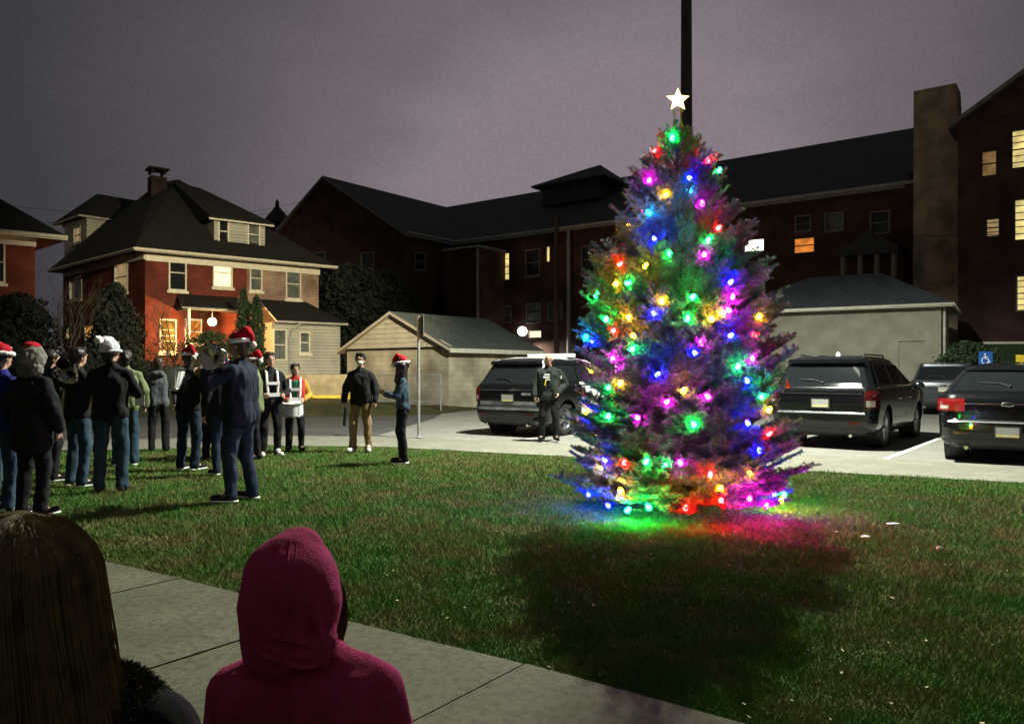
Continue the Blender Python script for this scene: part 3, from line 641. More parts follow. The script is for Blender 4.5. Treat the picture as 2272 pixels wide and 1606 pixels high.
# small pedimented entrance on the long wing
ue = ray_u(Q-w_*2.2, m_, 1866); ea = Q-w_*2.2+m_*ue; ue2 = ray_u(Q-w_*2.2, m_, 1986); eb = Q-w_*2.2+m_*ue2; ze = H+(HZ-556)*ea.y/F; zpk = H+(HZ-524)*ea.y/F
b = MB(); b.prism([ea-m_*.2+Z(ze), eb+m_*.2+Z(ze), (ea+eb)/2+Z(zpk+.15)], w_*2.2); b.obox(ea-m_*.1+Z(ze-.3), (eb-ea)+m_*.2, w_*2.2, Z(.297)); b.build('pediment', 'slate', school)
b = MB()
for t in (.03, .35, .66, .97): p = ea.lerp(eb, t); b.tube([p+w_*.2+Z(0), p+w_*.2+Z(ze-.31)], .13, 10)
b.build('column', 'trim_dim', school)
# wall lamp over the yard
ul2 = ray_u(Q-w_*.35, m_, 1161); wl = Q-w_*.45+m_*ul2; zw = H+(HZ-735)*wl.y/F
b = MB(); b.tube([wl+w_*.45+Z(zw+.15), wl+Z(zw+.2)], .05, 8); wlo = b.build('wall_lamp', 'pole_metal', school)
b = MB(); b.ball(wl+Z(zw), .32, 14, 10); b.build('globe', 'flood_lens', wlo)
wll = lamp_data('wall_lamp_light', 'SPOT', wl-w_*.40+Z(zw-.28), 1700, (1.0, .92, .78), shadow_soft_size=.12, spot_size=R(125), spot_blend=.6); aim(wll, wl-w_*1.0+m_*1.5+Z(zw-3))

# spire far behind, between the house and the school
tb = XY(P(615, 0, 78)); zt3 = H+(HZ-497)*78/F
tw = thing('turret', tb, 'dark turret with pointed finial behind the brick houses', 'turret')
b = MB(); b.box(tb+Z(zt3/2), (1.9, 1.9, zt3), rz=.4); b.build('wall', 'dark_brick', tw)
b = MB(); b.lathe([(1.75, zt3-.1), (1.7, zt3), (.25, zt3+1.7), (.2, zt3+1.8), (.2, zt3+2.2), (.02, zt3+2.5)], 6, Matrix.Translation(tb)); b.build('roof', 'slate', tw)

# ================================================================ tan garage with gable front
ga = Vector((-7.25, 34, 0)); gc = Vector((-2.46, 30, 0)); gd = Vector((.64, .77, 0)); gx = (gc-ga).normalized(); gap = (ga+gc)/2; zg = 2.36; zgp = 3.78
gar = thing('garage', gap+gd*3, 'small tan block garage with a vinyl gable and green grey shingles', 'garage')
b = MB(); facade(b, ga, gc, -.1, zg, []); facade(b, gc, gc+gd*5.4, -.1, zg, []); facade(b, gc+gd*5.4, ga+gd*5.4, -.1, zg, []); facade(b, ga+gd*5.4, ga, -.1, zg, []); b.build('wall', 'block', gar)
gn = Vector((gx.y, -gx.x, 0))
b = MB(); b.prism([ga+Z(zg+.02)-gx*.25+gn*.12, gc+Z(zg+.02)+gx*.25+gn*.12, gap+Z(zgp)+gn*.12], gd*.12); b.build('gable', 'siding_tan', gar)
b = MB(); slab_roof(b, [[gc+gx*.35+gn*.3+Z(zg-.05), gc+gx*.35+gd*5.7+Z(zg-.05), gap+gd*5.7+Z(zgp+.1), gap+gn*.3+Z(zgp+.1)], [ga-gx*.35+gd*5.7+Z(zg-.05), ga-gx*.35+gn*.3+Z(zg-.05), gap+gn*.3+Z(zgp+.1), gap+gd*5.7+Z(zgp+.1)]], .13); b.build('roof', ['shingle', 'siding_tan'], gar)
b = MB(); b.obox(gc+gx*.30+gn*.25+Z(zg-.22), gx*.06, gd*5.9, Z(.16)); b.build('fascia', 'trim', gar)

# ================================================================ stucco garage with hip roof
c1 = XY(P(2088, 0, 27.5)); hx = Vector((-.845, .536, 0)); hy = Vector((.536, .845, 0)); ze = H+(HZ-674)*27.5/F
Lh, Wd = 7.6, 4.6; c0 = c1+hx*Lh
g2 = thing('garage', c1+hx*3.6+hy*2.2, 'low grey stucco garage with slate hip roof behind the parked cars', 'garage')
ud0, ud1 = ray_u(c0, -hx, 1994), ray_u(c0, -hx, 2052)
zd = H+(HZ-757)*(28.2)/F
b = MB(); facade(b, c0, c1, -.1, ze, [(ud0, ud1, -.05, zd)]); b.build('wall', 'stucco', g2)
b = MB(); facade(b, c1, c1+hy*Wd, -.1, ze, []); facade(b, c1+hy*Wd, c0+hy*Wd, -.1, ze, []); facade(b, c0+hy*Wd, c0, -.1, ze, []); sw = b.build('side_wall', 'stucco_lit', g2)
dnv = nrm(c0, c1)[1]
b = MB(); b.obox(c0-hx*ud0-dnv*.12+Z(-.05), -hx*(ud1-ud0), dnv*.05, Z(zd+.05)); b.build('door', 'stucco', g2)
ov = .4; e = [c0+hx*ov-hy*ov, c1-hx*ov-hy*ov, c1-hx*ov+hy*(Wd+ov), c0+hx*ov+hy*(Wd+ov)]; e = [v+Z(ze) for v in e]
rz5 = H+(HZ-603)*30.2/F; r0, r1 = c0-hx*2.7+hy*2.3+Z(rz5), c1+hx*2.2+hy*2.3+Z(rz5)
b = MB(); slab_roof(b, [[e[0], e[1], r1, r0], [e[1], e[2], r1], [e[2], e[3], r0, r1], [e[3], e[0], r0]], .12); b.build('roof', ['slate', 'trim'], g2)
b = MB(); b.tube([e[0]-Z(.05), e[1]-Z(.05), e[2]-Z(.05)], .06, 8); b.build('gutter', 'trim', g2)
b = MB(); b.tube([c1-hx*.1+hy*.1+Z(ze-.1), c1-hx*.1+hy*.1], .05, 8); b.build('downpipe', 'trim_old', g2)

# ================================================================ utility pole and wires
up_ = XY(P(1235, 0, 44)); ztp = H+(HZ-478)*44/F
b = MB(); b.tube([up_, up_+Z(1.2), up_+Z(ztp)], [.32, .17, .13], 10); tag(b.build('utility_pole', 'pole_wood'), 'dark wooden utility pole standing before the long brick building', 'pole')
for (a, c, sag, lab) in ((P(-400, 395, 45), P(640, 470, 74), 1.2, 'upper thin overhead wire crossing the sky behind the houses'), (P(-300, 470, 45), P(700, 440, 90), 1.6, 'lower thin overhead wire running behind the dormers'), (P(1900, 522, 34), P(2400, 512, 30), .1, 'dark cable passing in front of the great chimney')):
    b = MB(); b.tube([a.lerp(c, t/12)-Z(sag*4*(t/12)*(1-t/12)) for t in range(13)], .016, 5); tag(b.build('overhead_wire', 'black_gear'), lab, 'wire')

# ================================================================ roadside: bank, low walls, gate, sign post
bk = [(-40, 31.5, 0), (-16, 25.4, 0), (-9.5, 24.6, 0), (-4.6, 25.0, 0), (-2.2, 26.6, 0), (-1.0, 29.6, 0)]
bt = [(-40, 35, .95), (-16, 28.6, .95), (-9.5, 27.4, .62), (-5.5, 27.6, .45), (-3.5, 28.5, .25), (-2.2, 30.2, .02)]
b = MB(); N_ = 60
def pl_at(poly, t):
    t *= len(poly)-1; i = min(int(t), len(poly)-2); return Vector(poly[i]).lerp(Vector(poly[i+1]), t-i)
vs = []
for i in range(N_+1):
    for j in range(7):
        p = pl_at(bk, i/N_).lerp(pl_at(bt, i/N_), j/6); p.z += -.06+.10*math.sin(j/6*math.pi)+.07*noise.noise(p*1.3); vs.append(p)
b.add(vs, [(i*7+j, (i+1)*7+j, (i+1)*7+j+1, i*7+j+1) for i in range(N_) for j in range(6)], smooth=True)
tag(b.build('grass_bank', 'bank'), kind='structure')
sheet('yard_ground', [Vector(p) for p in ((-60, 36, 0), (-16, 28.5, 0), (-9.5, 27.3, 0), (-7.6, 34, 0), (-3, 48, 0), (-40, 70, 0))], .70, 'bank')
wa, wb = P(560, 0, 29.5), P(792, 0, 30.2); wa.z = wb.z = 0
wd, wn_ = nrm(wa, wb)
b = MB(); b.obox(wa+Z(.3), wb-wa, -wn_*.3, Z(1.0)); tag(b.build('garden_wall', 'stone_wall'), 'tan garden wall between the brick house and the garage', 'wall')
wa, wb = P(600, 0, 27.4), P(775, 0, 27.9); wa.z = wb.z = 0
b = MB(); b.obox(wa+Z(.12), wb-wa, Vector((0, .45, 0)), Z(.44)); tag(b.build('kerb_wall', 'sign_yellow'), 'low kerb wall with yellow sodium light coloured in at the top of the grass bank', 'wall')  # sodium light on the wall put in as yellow colour
b = MB(); fa_, fb_ = P(815, 0, 27.5), P(978, 0, 27.0); fa_.z = fb_.z = 0
def rail_panel(b, a, c, z0, z1, posts=3, r=.025, brace=True):
    b.tube([a+Z(z1), c+Z(z1)], r, 6); b.tube([a+Z(z0), c+Z(z0)], r, 6)
    for i in range(posts): p = a.lerp(c, i/(posts-1)); b.tube([p, p+Z(z1)], r*1.2, 6)
    if brace: p = a.lerp(c, .5); b.tube([p+Z(z0), c+Z(z1)], r*.8, 6)
rail_panel(b, fa_, fb_, .35, 1.30); 
for i in range(46):
    p = fa_.lerp(fb_, i/45); q = fa_.lerp(fb_, min(1, i/45+.16)); b.tube([p+Z(.35), q+Z(1.3 if i < 38 else .35+.95*(45-i)/7.5)], .0035, 3, cap=False)
tag(b.build('chain_link_gate', 'galv'), 'low chain link gate in front of the tan garage', 'gate')
sp = G(929, 972); sgn = thing('sign_post', sp, 'slim metal street sign post by the woman with long hair', 'sign')
b = MB(); b.tube([sp, sp+Z(2.62)], .032, 8); b.lathe([(.09, .02), (.04, .05)], 10, Matrix.Translation(sp)); b.build('pole', 'galv', sgn)
b = MB(); sd = Vector((.42, -.9, 0)).normalized(); sn = Vector((sd.y, -sd.x, 0)); b.obox(sp+Z(2.18)-sd*.22-sn*.045, sd*.44, sn*.012, Z(.46)); b.build('sign_plate', 'sign_back', sgn, bevel=.004)
# blue accessible-parking sign and yellow sign by the hedge
def accessible(px, py, d, lab):
    c = P(px, py, d); base = XY(c); s = thing('parking_sign', base, lab, 'sign')
    b = MB(); b.tube([base+Vector((0, .03, 0)), base+Vector((0, .03, c.z+.2))], .03, 8); b.build('pole', 'galv', s)
    b = MB(); b.box(c, (.40, .012, .42)); pt_ = b.build('sign_plate', 'sign_blue', s, bevel=.004)
    b = MB(); y = -.0085
    b.ball(c+Vector((-.02, y, .13)), (.028, .004, .028), 10, 6)
    pts = [c+Vector((-.02, y, .09)), c+Vector((-.01, y, .0)), c+Vector((.07, y, .0)), c+Vector((.11, y, -.11))]
    for p, q in zip(pts, pts[1:]): b.tube([p, q], .014, 6)
    b.tube([c+Vector((-.015, y, .05)), c+Vector((.06, y, .05))], .011, 6)
    b.tube([c+Vector((-.02+.1*math.cos(t), y, -.05+.1*math.sin(t))) for t in [R(115)+R(i*14) for i in range(19)]], .011, 6)
    b.build('wheelchair_symbol', 'white_paint', pt_)
accessible(2187, 796, 22.5, 'blue accessible parking sign with white wheelchair symbol behind the cars')
c = P(2268, 795, 22.0); s = thing('warning_sign', XY(c), 'plain yellow sign above the roof of the rightmost car', 'sign')
b = MB(); b.tube([XY(c)+Vector((0, .03, 0)), c+Vector((0, .03, .1))], .03, 8); b.build('pole', 'galv', s)
b = MB(); b.box(c, (.36, .012, .2)); b.build('sign_plate', 'sign_yellow', s, bevel=.003)
ra, rb_ = P(2178, 0, 30.5), P(2420, 0, 30.0); ra.z = rb_.z = 0
b = MB(); b.obox(ra+Z(0), rb_-ra, Vector((0, .25, 0)), Z(H+(HZ-764)*30.3/F)); wl_ = b.build('hedge_wall', 'evergreen'); tag(wl_, 'clipped green hedge under a white rail at the right edge of the lot', 'hedge')
b = MB(); b.obox(ra+Z(H+(HZ-763)*30.3/F)+Vector((0, -.05, 0)), rb_-ra, Vector((0, .3, 0)), Z(.09)); tag(b.build('rail', 'trim'), 'white rail running along the top of the clipped hedge', 'rail')
# ================================================================ cars
def lerp(a, b, t): return a+(b-a)*t
LV = {  # z: (y_rear, y_front, half width, corner radius rear, corner radius front)
 'suv': [(.24, .18, 4.70, .80, .25, .45), (.32, .05, 4.88, .92, .30, .5), (.46, .0, 4.95, .97, .30, .5), (.66, .0, 4.95, .985, .28, .5), (.70, .06, 4.93, .99, .26, .5), (.96, .05, 4.88, 1.0, .24, .5), (1.06, .07, 4.80, .995, .22, .5),
         (1.14, .10, 4.45, .975, .22, .45), (1.17, .12, 3.95, .93, .20, .3), (1.22, .16, 3.75, .90, .20, .3), (1.60, .40, 2.85, .765, .20, .28), (1.69, .42, 2.62, .72, .22, .28), (1.745, .55, 2.40, .64, .3, .3), (1.77, .9, 2.1, .48, .3, .3)],
 'cross': [(.24, .18, 4.5, .78, .25, .45), (.32, .05, 4.68, .90, .30, .5), (.46, .0, 4.75, .95, .32, .5), (.66, .0, 4.75, .965, .32, .5), (.72, .05, 4.73, .97, .32, .5), (.98, .05, 4.68, .975, .30, .5), (1.06, .10, 4.6, .965, .28, .5),
         (1.12, .15, 4.2, .93, .26, .45), (1.15, .22, 3.8, .88, .25, .3), (1.20, .28, 3.6, .85, .25, .3), (1.47, .62, 2.8, .70, .24, .28), (1.54, .74, 2.55, .63, .26, .28), (1.58, .95, 2.3, .54, .3, .3), (1.60, 1.2, 2.1, .4, .25, .25)]}
class Car:
    def __init__(s, lv): s.lv = LV[lv]
    def par(s, z):
        L = s.lv
        if z <= L[0][0]: return L[0][1:]
        for a, b in zip(L, L[1:]):
            if z <= b[0]: t = (z-a[0])/(b[0]-a[0]); return tuple(lerp(p, q, t) for p, q in zip(a[1:], b[1:]))
        return L[-1][1:]
    def ring(s, z, nc=7, ns=10):
        yr, yf, hw, rr, rf = s.par(z); p = []
        def arc(cx, cy, r, a0, a1):
            for i in range(nc+1): a = lerp(a0, a1, i/nc); p.append((cx+r*math.cos(a), cy+r*math.sin(a), z))
        arc(hw-rr, yr+rr, rr, -math.pi/2, 0)
        for i in range(1, ns): p.append((hw, lerp(yr+rr, yf-rf, i/ns), z))
        arc(hw-rf, yf-rf, rf, 0, math.pi/2)
        arc(-hw+rf, yf-rf, rf, math.pi/2, math.pi)
        for i in range(1, ns): p.append((-hw, lerp(yf-rf, yr+rr, i/ns), z))
        arc(-hw+rr, yr+rr, rr, math.pi, 1.5*math.pi)
        return p
    def pt(s, z, a):
        """point at height z, arc length a from the rear centre line (sign = side)"""
        yr, yf, hw, rr, rf = s.par(z); sg = 1 if a >= 0 else -1; a = abs(a); st = hw-rr; q = rr*math.pi/2
        if a <= st: return Vector((sg*a, yr, z)), Vector((0, -1, 0))
        if a <= st+q:
            t = (a-st)/rr; return Vector((sg*(st+rr*math.sin(t)), yr+rr-rr*math.cos(t), z)), Vector((sg*math.sin(t), -math.cos(t), 0))
        return Vector((sg*hw, yr+rr+(a-st-q), z)), Vector((sg, 0, 0))
    def sy(s, z, y, sg=1):
        """arc length of side position y"""
        yr, yf, hw, rr, rf = s.par(z); return sg*((hw-rr)+rr*math.pi/2+(y-yr-rr))
    def patch(s, b, z0, z1, fa, fb, off=.005, th=.02, nz=5, na=10, mi=0):
        """curved panel lying on the body between arc functions fa(z), fb(z)"""
        g = []
        for i in range(nz+1):
            z = lerp(z0, z1, i/nz); row = []
            for j in range(na+1):
                p, n = s.pt(z, lerp(fa(z), fb(z), j/na)); p2, _ = s.pt(z+.01, lerp(fa(z), fb(z), j/na)); up = (p2-p).normalized()
                nn = Vector((n.x, n.y, 0)); nn = (nn-up*nn.dot(up)).normalized(); row.append((p+nn*off, p-nn*th))
            g.append(row)
        vs = [x[0] for r_ in g for x in r_]+[x[1] for r_ in g for x in r_]; n1 = (nz+1)*(na+1); w1 = na+1
        fs = [(i*w1+j, i*w1+j+1, (i+1)*w1+j+1, (i+1)*w1+j) for i in range(nz) for j in range(na)]
        bd = [j for j in range(w1)]+[i*w1+na for i in range(1, nz+1)]+[nz*w1+j for j in range(na-1, -1, -1)]+[i*w1 for i in range(nz-1, 0, -1)]
        fs += [(bd[(k+1) % len(bd)], bd[k], bd[k]+n1, bd[(k+1) % len(bd)]+n1) for k in range(len(bd))]
        b.add(vs, fs, mi, smooth=False)
def fix_normals(o):
    bm = bmesh.new(); bm.from_mesh(o.data); bmesh.ops.recalc_face_normals(bm, faces=bm.faces); bm.to_mesh(o.data); bm.free()
def cutout(body_mesh, holes):
    """body mesh minus the wheel wells"""
    o = bpy.data.objects.new('tmp_body', body_mesh); col.objects.link(o); tmp = []
    for (x, y, z, r, wd) in holes:
        b = MB(); b.lathe([(0, -wd/2), (r, -wd/2), (r, wd/2), (0, wd/2)], 32, Matrix.Translation((x, y, z)) @ Matrix.Rotation(R(90), 4, 'Y'))
        c = bpy.data.objects.new('tmp_cut', b.mesh('tmp_cut', 'rubber')); col.objects.link(c)
        bm = bmesh.new(); bm.from_mesh(c.data); bmesh.ops.remove_doubles(bm, verts=bm.verts, dist=1e-5); bmesh.ops.recalc_face_normals(bm, faces=bm.faces); bm.to_mesh(c.data); bm.free()
        m = o.modifiers.new('b', 'BOOLEAN'); m.object = c; m.operation = 'DIFFERENCE'; m.solver = 'EXACT'; tmp.append(c)
    dg = bpy.context.evaluated_depsgraph_get(); me = bpy.data.meshes.new_from_object(o.evaluated_get(dg), depsgraph=dg)
    for c in tmp: bpy.data.objects.remove(c)
    bpy.data.objects.remove(o); return me
def make_car(name, lv, paint, loc, heading, label, group, style):
    c = Car(lv); t = thing(name, loc, label, 'car' , group, -heading); rad = .375 if lv == 'suv' else .345
    ya, yb = (1.02, 3.93) if lv == 'suv' else (.98, 3.72)
    zs = sorted({*[l[0] for l in c.lv], .39, .56, .83, 1.35, 1.48}); n = len(c.ring(.5)); vs = []; fs = []
    for z in zs: vs += c.ring(z)
    for i in range(len(zs)-1):
        for j in range(n): fs.append((i*n+j, i*n+(j+1) % n, (i+1)*n+(j+1) % n, (i+1)*n+j))
    fs.append(tuple(range(n-1, -1, -1)))
    top = c.par(zs[-1]); base = (len(zs)-1)*n
    fs.append(tuple(base+j for j in range(n)))
    b = MB(); b.add(vs, fs, 0, smooth=True); me = b.mesh('body', paint)
    hwt = c.par(.4)[2]
    me = cutout(me, [(s*hwt, y, rad+.01, rad+.065, .62) for s in (-1, 1) for y in (ya, yb)])
    me.materials.clear(); me.materials.append(M[paint])
    body = link('body', me, t, True)
    mod = body.modifiers.new('edge', 'EDGE_SPLIT'); mod.split_angle = R(38)
    # wheel wells lining
    for s in (-1, 1):
        for y in (ya, yb):
            b = MB(); b.lathe([(rad+.065, -.30), (rad+.075, .0)], 28, Matrix.Translation((s*(hwt-.005), y, rad+.01)) @ Matrix.Rotation(R(90*s), 4, 'Y')); b.build('wheel_arch', 'plastic_black', t, True)
            x = s*(hwt-.13); mx = Matrix.Translation((x, y, rad)) @ Matrix.Rotation(R(90*s), 4, 'Y')
            wh = bpy.data.objects.new('wheel', None); wh = None
            b = MB(); b.lathe([(rad*.62, -.11), (rad*.9, -.125), (rad*.985, -.10), (rad, -.05), (rad, .05), (rad*.985, .10), (rad*.9, .125), (rad*.70, .12), (rad*.66, .10), (rad*.62, .09)], 36, mx); wo = b.build('wheel', 'rubber', t, True)
            b = MB(); b.lathe([(rad*.64, .095), (rad*.66, .112), (rad*.60, .10), (rad*.56, .02), (0.0, .02)], 32, mx)
            for k in range(5):
                a = 2*math.pi*k/5; d1 = Vector((math.cos(a), math.sin(a), 0)); d2 = Vector((-d1.y, d1.x, 0)); pts = [d1*rad*.1-d2*.05, d1*rad*.62-d2*.03, d1*rad*.62+d2*.03, d1*rad*.1+d2*.05]
                lo = [mx@(p+Vector((0, 0, .045))) for p in pts]; hi = [mx@(p+Vector((0, 0, .092))) for p in pts]
                for q in range(4): w2 = (q+1) % 4; b.quad(lo[q], lo[w2], hi[w2], hi[q])
                b.poly(hi)
            b.lathe([(.07, .03), (.065, .10), (0, .105)], 16, mx); b.build('rim', 'alloy', wo, True)
    # glass house
    zb_, zt_ = c.lv[9][0]+.01, c.lv[10][0]+.0
    def edge_rear(z): return c.par(z)[2]-c.par(z)[3]*.55
    b = MB(); c.patch(b, zb_-.06, zt_-.02, lambda z: -edge_rear(z)-.02, lambda z: edge_rear(z)+.02, .006, .02, 6, 16); b.build('rear_window', 'car_glass', t, True)
    for s in (-1, 1):
        segs = ((.62, 1.62), (1.70, 2.58), (2.66, 3.30)) if lv == 'suv' else ((1.0, 1.62), (1.70, 2.55), (2.63, 3.15))
        for (a0, a1) in segs:
            def f0(z, a0=a0): return c.sy(z, max(a0, a0+(z-1.2)*(.18 if a0 < 1.2 else 0)), s)
            def f1(z, a1=a1): return c.sy(z, min(a1, c.par(z)[1]-c.par(z)[4]-.05) if a1 > 3 else a1, s)
            b = MB(); c.patch(b, zb_+.0, zt_-.01, f0, f1, .006, .02, 4, 6); b.build('side_window', 'car_glass', t, True)
        # mirror
        yv = c.par(1.2)[1]-.55; b = MB(); xm = s*(c.par(1.15)[2]+.13); b.ball((xm, yv, 1.16), (.13, .06, .085), 14, 8); b.tube([(s*(c.par(1.1)[2]-.03), yv, 1.09), (xm, yv, 1.12)], .025, 8); b.build('wing_mirror', paint, t, True)
        # door shut lines and handles
        b = MB()
        for y in ((1.66, 2.62, 3.5) if lv == 'suv' else (1.66, 2.6, 3.4)):
            if abs(y-ya) < rad+.07: continue
            c.patch(b, .42, zb_-.03, lambda z: c.sy(z, y, s), lambda z: c.sy(z, y+.008, s), .0015, .01, 8, 1)
        b.build('door_seam', 'black_gear', t, True)
        for y in ((1.78, 2.72) if lv == 'suv' else (1.76, 2.7)):
            b = MB(); b.tube([(s*(c.par(.93)[2]+.005), y, .93), (s*(c.par(.93)[2]+.035), y+.03, .93), (s*(c.par(.93)[2]+.035), y+.17, .93), (s*(c.par(.93)[2]+.005), y+.2, .93)], .012, 8); b.build('door_handle', paint if style.get('dark_handle') else 'chrome', t, True)
    # windscreen
    yf = lambda z: c.par(z)[1]
    b = MB(); zz = [lerp(c.lv[8][0]+.02, zt_+.03, i/5) for i in range(6)]
    vs = [Vector((x*(c.par(z)[2]-.10), yf(z)+.006, z)) for z in zz for x in (-1, -.5, 0, .5, 1)]
    b.add(vs, [(i*5+j, i*5+j+1, (i+1)*5+j+1, (i+1)*5+j) for i in range(5) for j in range(4)]); b.build('windscreen', 'car_glass', t, True)
    for s in (-1, 1):
        b = MB(); b.ball((s*.72, c.par(.8)[1]-.10, .80), (.16, .12, .07), 14, 8); b.build('headlight', 'tail_clear', t, True)
    b = MB(); b.box((0, c.par(.7)[1]+.0, .66), (1.1, .03, .22)); b.build('grille', 'plastic_black', t, True)
    # spoiler over the rear glass
    b = MB(); c.patch(b, zt_-.005, zt_+.07, lambda z: -edge_rear(z)-.04, lambda z: edge_rear(z)+.04, .075 if lv == 'suv' else .03, .02, 2, 14); b.build('spoiler', paint, t, True)
    # tail lamps
    hw = c.par(.9)[2]; tz = (.78, 1.10) if lv == 'suv' else (.84, 1.03)
    for s in (-1, 1):
        f0 = (lambda z: s*(hw-.20)) if lv == 'suv' else (lambda z: s*(hw-.40)); f1 = lambda z: c.sy(z, .30 if lv == 'suv' else .42, s)
        b = MB(); c.patch(b, tz[0], tz[1], f0, f1, .018, .02, 4, 10); tl = b.build('tail_lamp', 'tail_lit' if style.get('lit') else 'tail_red', t, True)
        b = MB(); c.patch(b, tz[0]+.03, lerp(*tz, .45), lambda z: s*(hw-.18), lambda z: s*(hw-.03), .024, .02, 2, 4); b.build('reversing_lens', 'tail_clear', tl, True)
        b = MB(); b.box((s*.62, c.par(.52)[0]-.004, .50), (.20, .014, .035)); b.build('reflector', 'tail_red', t, True)
    # tailgate seams, bumper step, plate, trims
    b = MB(); 
    for s in (-1, 1): c.patch(b, .70, zb_-.08, lambda z: s*(hw-.215), lambda z: s*(hw-.207), .0015, .01, 6, 1)
    c.patch(b, .695, .705, lambda z: -(hw-.21), lambda z: (hw-.21), .002, .01, 1, 8); b.build('tailgate_seam', 'black_gear', t, True)
    b = MB(); c.patch(b, .26, .40, lambda z: -1.05, lambda z: 1.05, .006, .02, 3, 18); b.build('bumper_skirt', 'plastic_black', t, True)
    b = MB(); c.patch(b, .665, .682, lambda z: -.80, lambda z: .80, .012, .02, 1, 12); b.build('bumper_trim', style.get('trim', 'alloy'), t, True)
    pz = style.get('plate_z', .86); yp = c.par(pz)[0]-.008
    b = MB(); b.box((0, yp+.004, pz), (.36, .02, .20)); rec = b.build('plate_recess', 'plastic_black', t, True)
    b = MB(); b.box((0, yp-.008, pz), (.305, .006, .152)); pl2 = b.build('number_plate', 'plate', rec, True)
    b = MB(); b.box((0, yp-.0115, pz-.05), (.30, .002, .035)); b.build('plate_band', 'plate_yellow', rec, True)
    cz = style.get('chrome_z', 1.01); b = MB(); c.patch(b, cz, cz+.022, lambda z: -(hw-.24), lambda z: hw-.24, .014, .02, 1, 12); b.build('chrome_strip', 'chrome', t, True)
    if style.get('oval'):
        b = MB(); b.ball((0, c.par(cz)[0]-.022, cz+.011), (.095, .012, .038), 20, 8); ov_ = b.build('badge', 'chrome', t, True)
        b = MB(); b.ball((0, c.par(cz)[0]-.027, cz+.011), (.082, .011, .030), 20, 8); b.build('badge_face', 'black_gear', ov_, True)
    # wiper
    b = MB(); pw = c.pt(zb_+.02, .02)[0]; b.tube([pw+Vector((0, -.03, 0)), c.pt(zb_+.07, -.12)[0]+Vector((0, -.03, 0)), c.pt(zb_+.08, -.40)[0]+Vector((0, -.025, 0))], .008, 6); b.ball(pw+Vector((0, -.02, 0)), .025, 10, 6); b.build('rear_wiper', 'plastic_black', t, True)
    for s in (-1, 1):
        b = MB(); b.tube([(s*.55, .02, .27), (s*.55, .25, .27)], .032, 12); b.build('exhaust_tip', 'chrome', t, True)
    if style.get('rails'):
        for s in (-1, 1):
            xr = s*.60; b = MB(); b.tube([(xr, .75, 1.72), (xr, .80, 1.79), (xr, 2.3, 1.79), (xr, 2.36, 1.73)], .016, 8); b.build('roof_rail', style['rails'], t, True)
    if style.get('antenna'):
        b = MB(); b.lathe([(.05, 1.74), (.045, 1.80), (.02, 1.84), (0, 1.845)], 12, Matrix.Translation((.1, .9, 0))); b.build('antenna', 'white_gear', t, True)
        b = MB(); b.ball((-.35, .95, 1.77), (.22, .16, .035), 16, 6); b.build('antenna', 'plastic_black', t, True)
    if style.get('police'):
        for s in (-1, 1):
            b = MB(); c.patch(b, .44, zb_-.02, lambda z: c.sy(z, 1.68, s), lambda z: c.sy(z, 3.48, s), .004, .01, 8, 8); b.build('door_panel', 'paint_white', t, True)
        b = MB()
        vs = []
        for z in (1.66, 1.72, 1.755, 1.785):
            q = c.par(z); sc_ = 1.0; vs.append([(x*(q[2]-.02)*1.0, y, z+.008) for x, y in ((-1, q[0]+.12), (1, q[0]+.12), (1, q[1]-.1), (-1, q[1]-.1))])
        for a_, c_ in zip(vs, vs[1:]):
            for i in range(4): j = (i+1) % 4; b.quad(a_[i], a_[j], c_[j], c_[i])
        b.poly(vs[-1]); b.build('roof_panel', 'paint_white', t, True)
        b = MB(); b.obox((-.60, 1.75, 1.80), (1.2, 0, 0), (0, .28, 0), (0, 0, .085)); lb_ = b.build('light_bar', 'white_gear', t, True, bevel=.03)
        b = MB(); c.patch(b, .705, .79, lambda z: -(hw-.23), lambda z: hw-.23, .010, .02, 1, 14); b.build('chevron_band', 'reflect_grey', t, True)
        b = MB(); c.patch(b, .60, .655, lambda z: -(hw-.12), lambda z: hw-.12, .010, .02, 1, 14); b.build('chevron_band', 'reflect_grey', t, True)
        b = MB(); b.ball((.70, .20, 1.30), (.05, .05, .05), 12, 8); b.build('spot_lamp', 'chrome', t, True)
        # lighter unit mark on the tailgate
        b = MB(); c.patch(b, .93, .99, lambda z: .38, lambda z: .62, .012, .02, 1, 4); b.build('tailgate_mark', 'reflect_grey', t, True)
    return t
def at_wheel(px, py, lx, ly, hd):
    """rear-centre origin from where the wheel at local (lx,ly) touches the ground"""
    p = G(px, py, -.03); f = Vector((math.sin(hd), math.cos(hd), 0)); l = Vector((math.cos(hd), -math.sin(hd), 0)); return p-l*lx-f*ly
g_ = 'cars parked in the lot behind the tree'
make_car('police_car', 'suv', 'paint_black', at_wheel(1247, 966, .84, 1.02, R(35)), R(35), 'black police car with white roof and white doors parked behind the officer', g_, dict(police=True, dark_handle=True, trim='plastic_black', chrome_z=1.03))
make_car('parked_car', 'suv', 'paint_black', at_wheel(1953, 992, .84, 1.02, R(38)), R(38), 'glossy black car parked just behind the lit tree with yellow banded plate', g_, dict(rails='plastic_black', antenna=True, oval=False, chrome_z=1.03))
make_car('parked_car', 'cross', 'paint_black', at_wheel(2120, 1016, -.80, .98, R(36)), R(36), 'black car at the right edge with red tail lamp and chrome oval badge', g_, dict(oval=True, plate_z=.53, chrome_z=.95, lit=True))
make_car('parked_car', 'suv', 'paint_slate', at_wheel(2034, 917, -.84, 1.02, R(31)), R(31), 'dark slate car parked farther back between the two black cars', g_, dict(oval=True, plate_z=.86, chrome_z=.97, dark_handle=True))
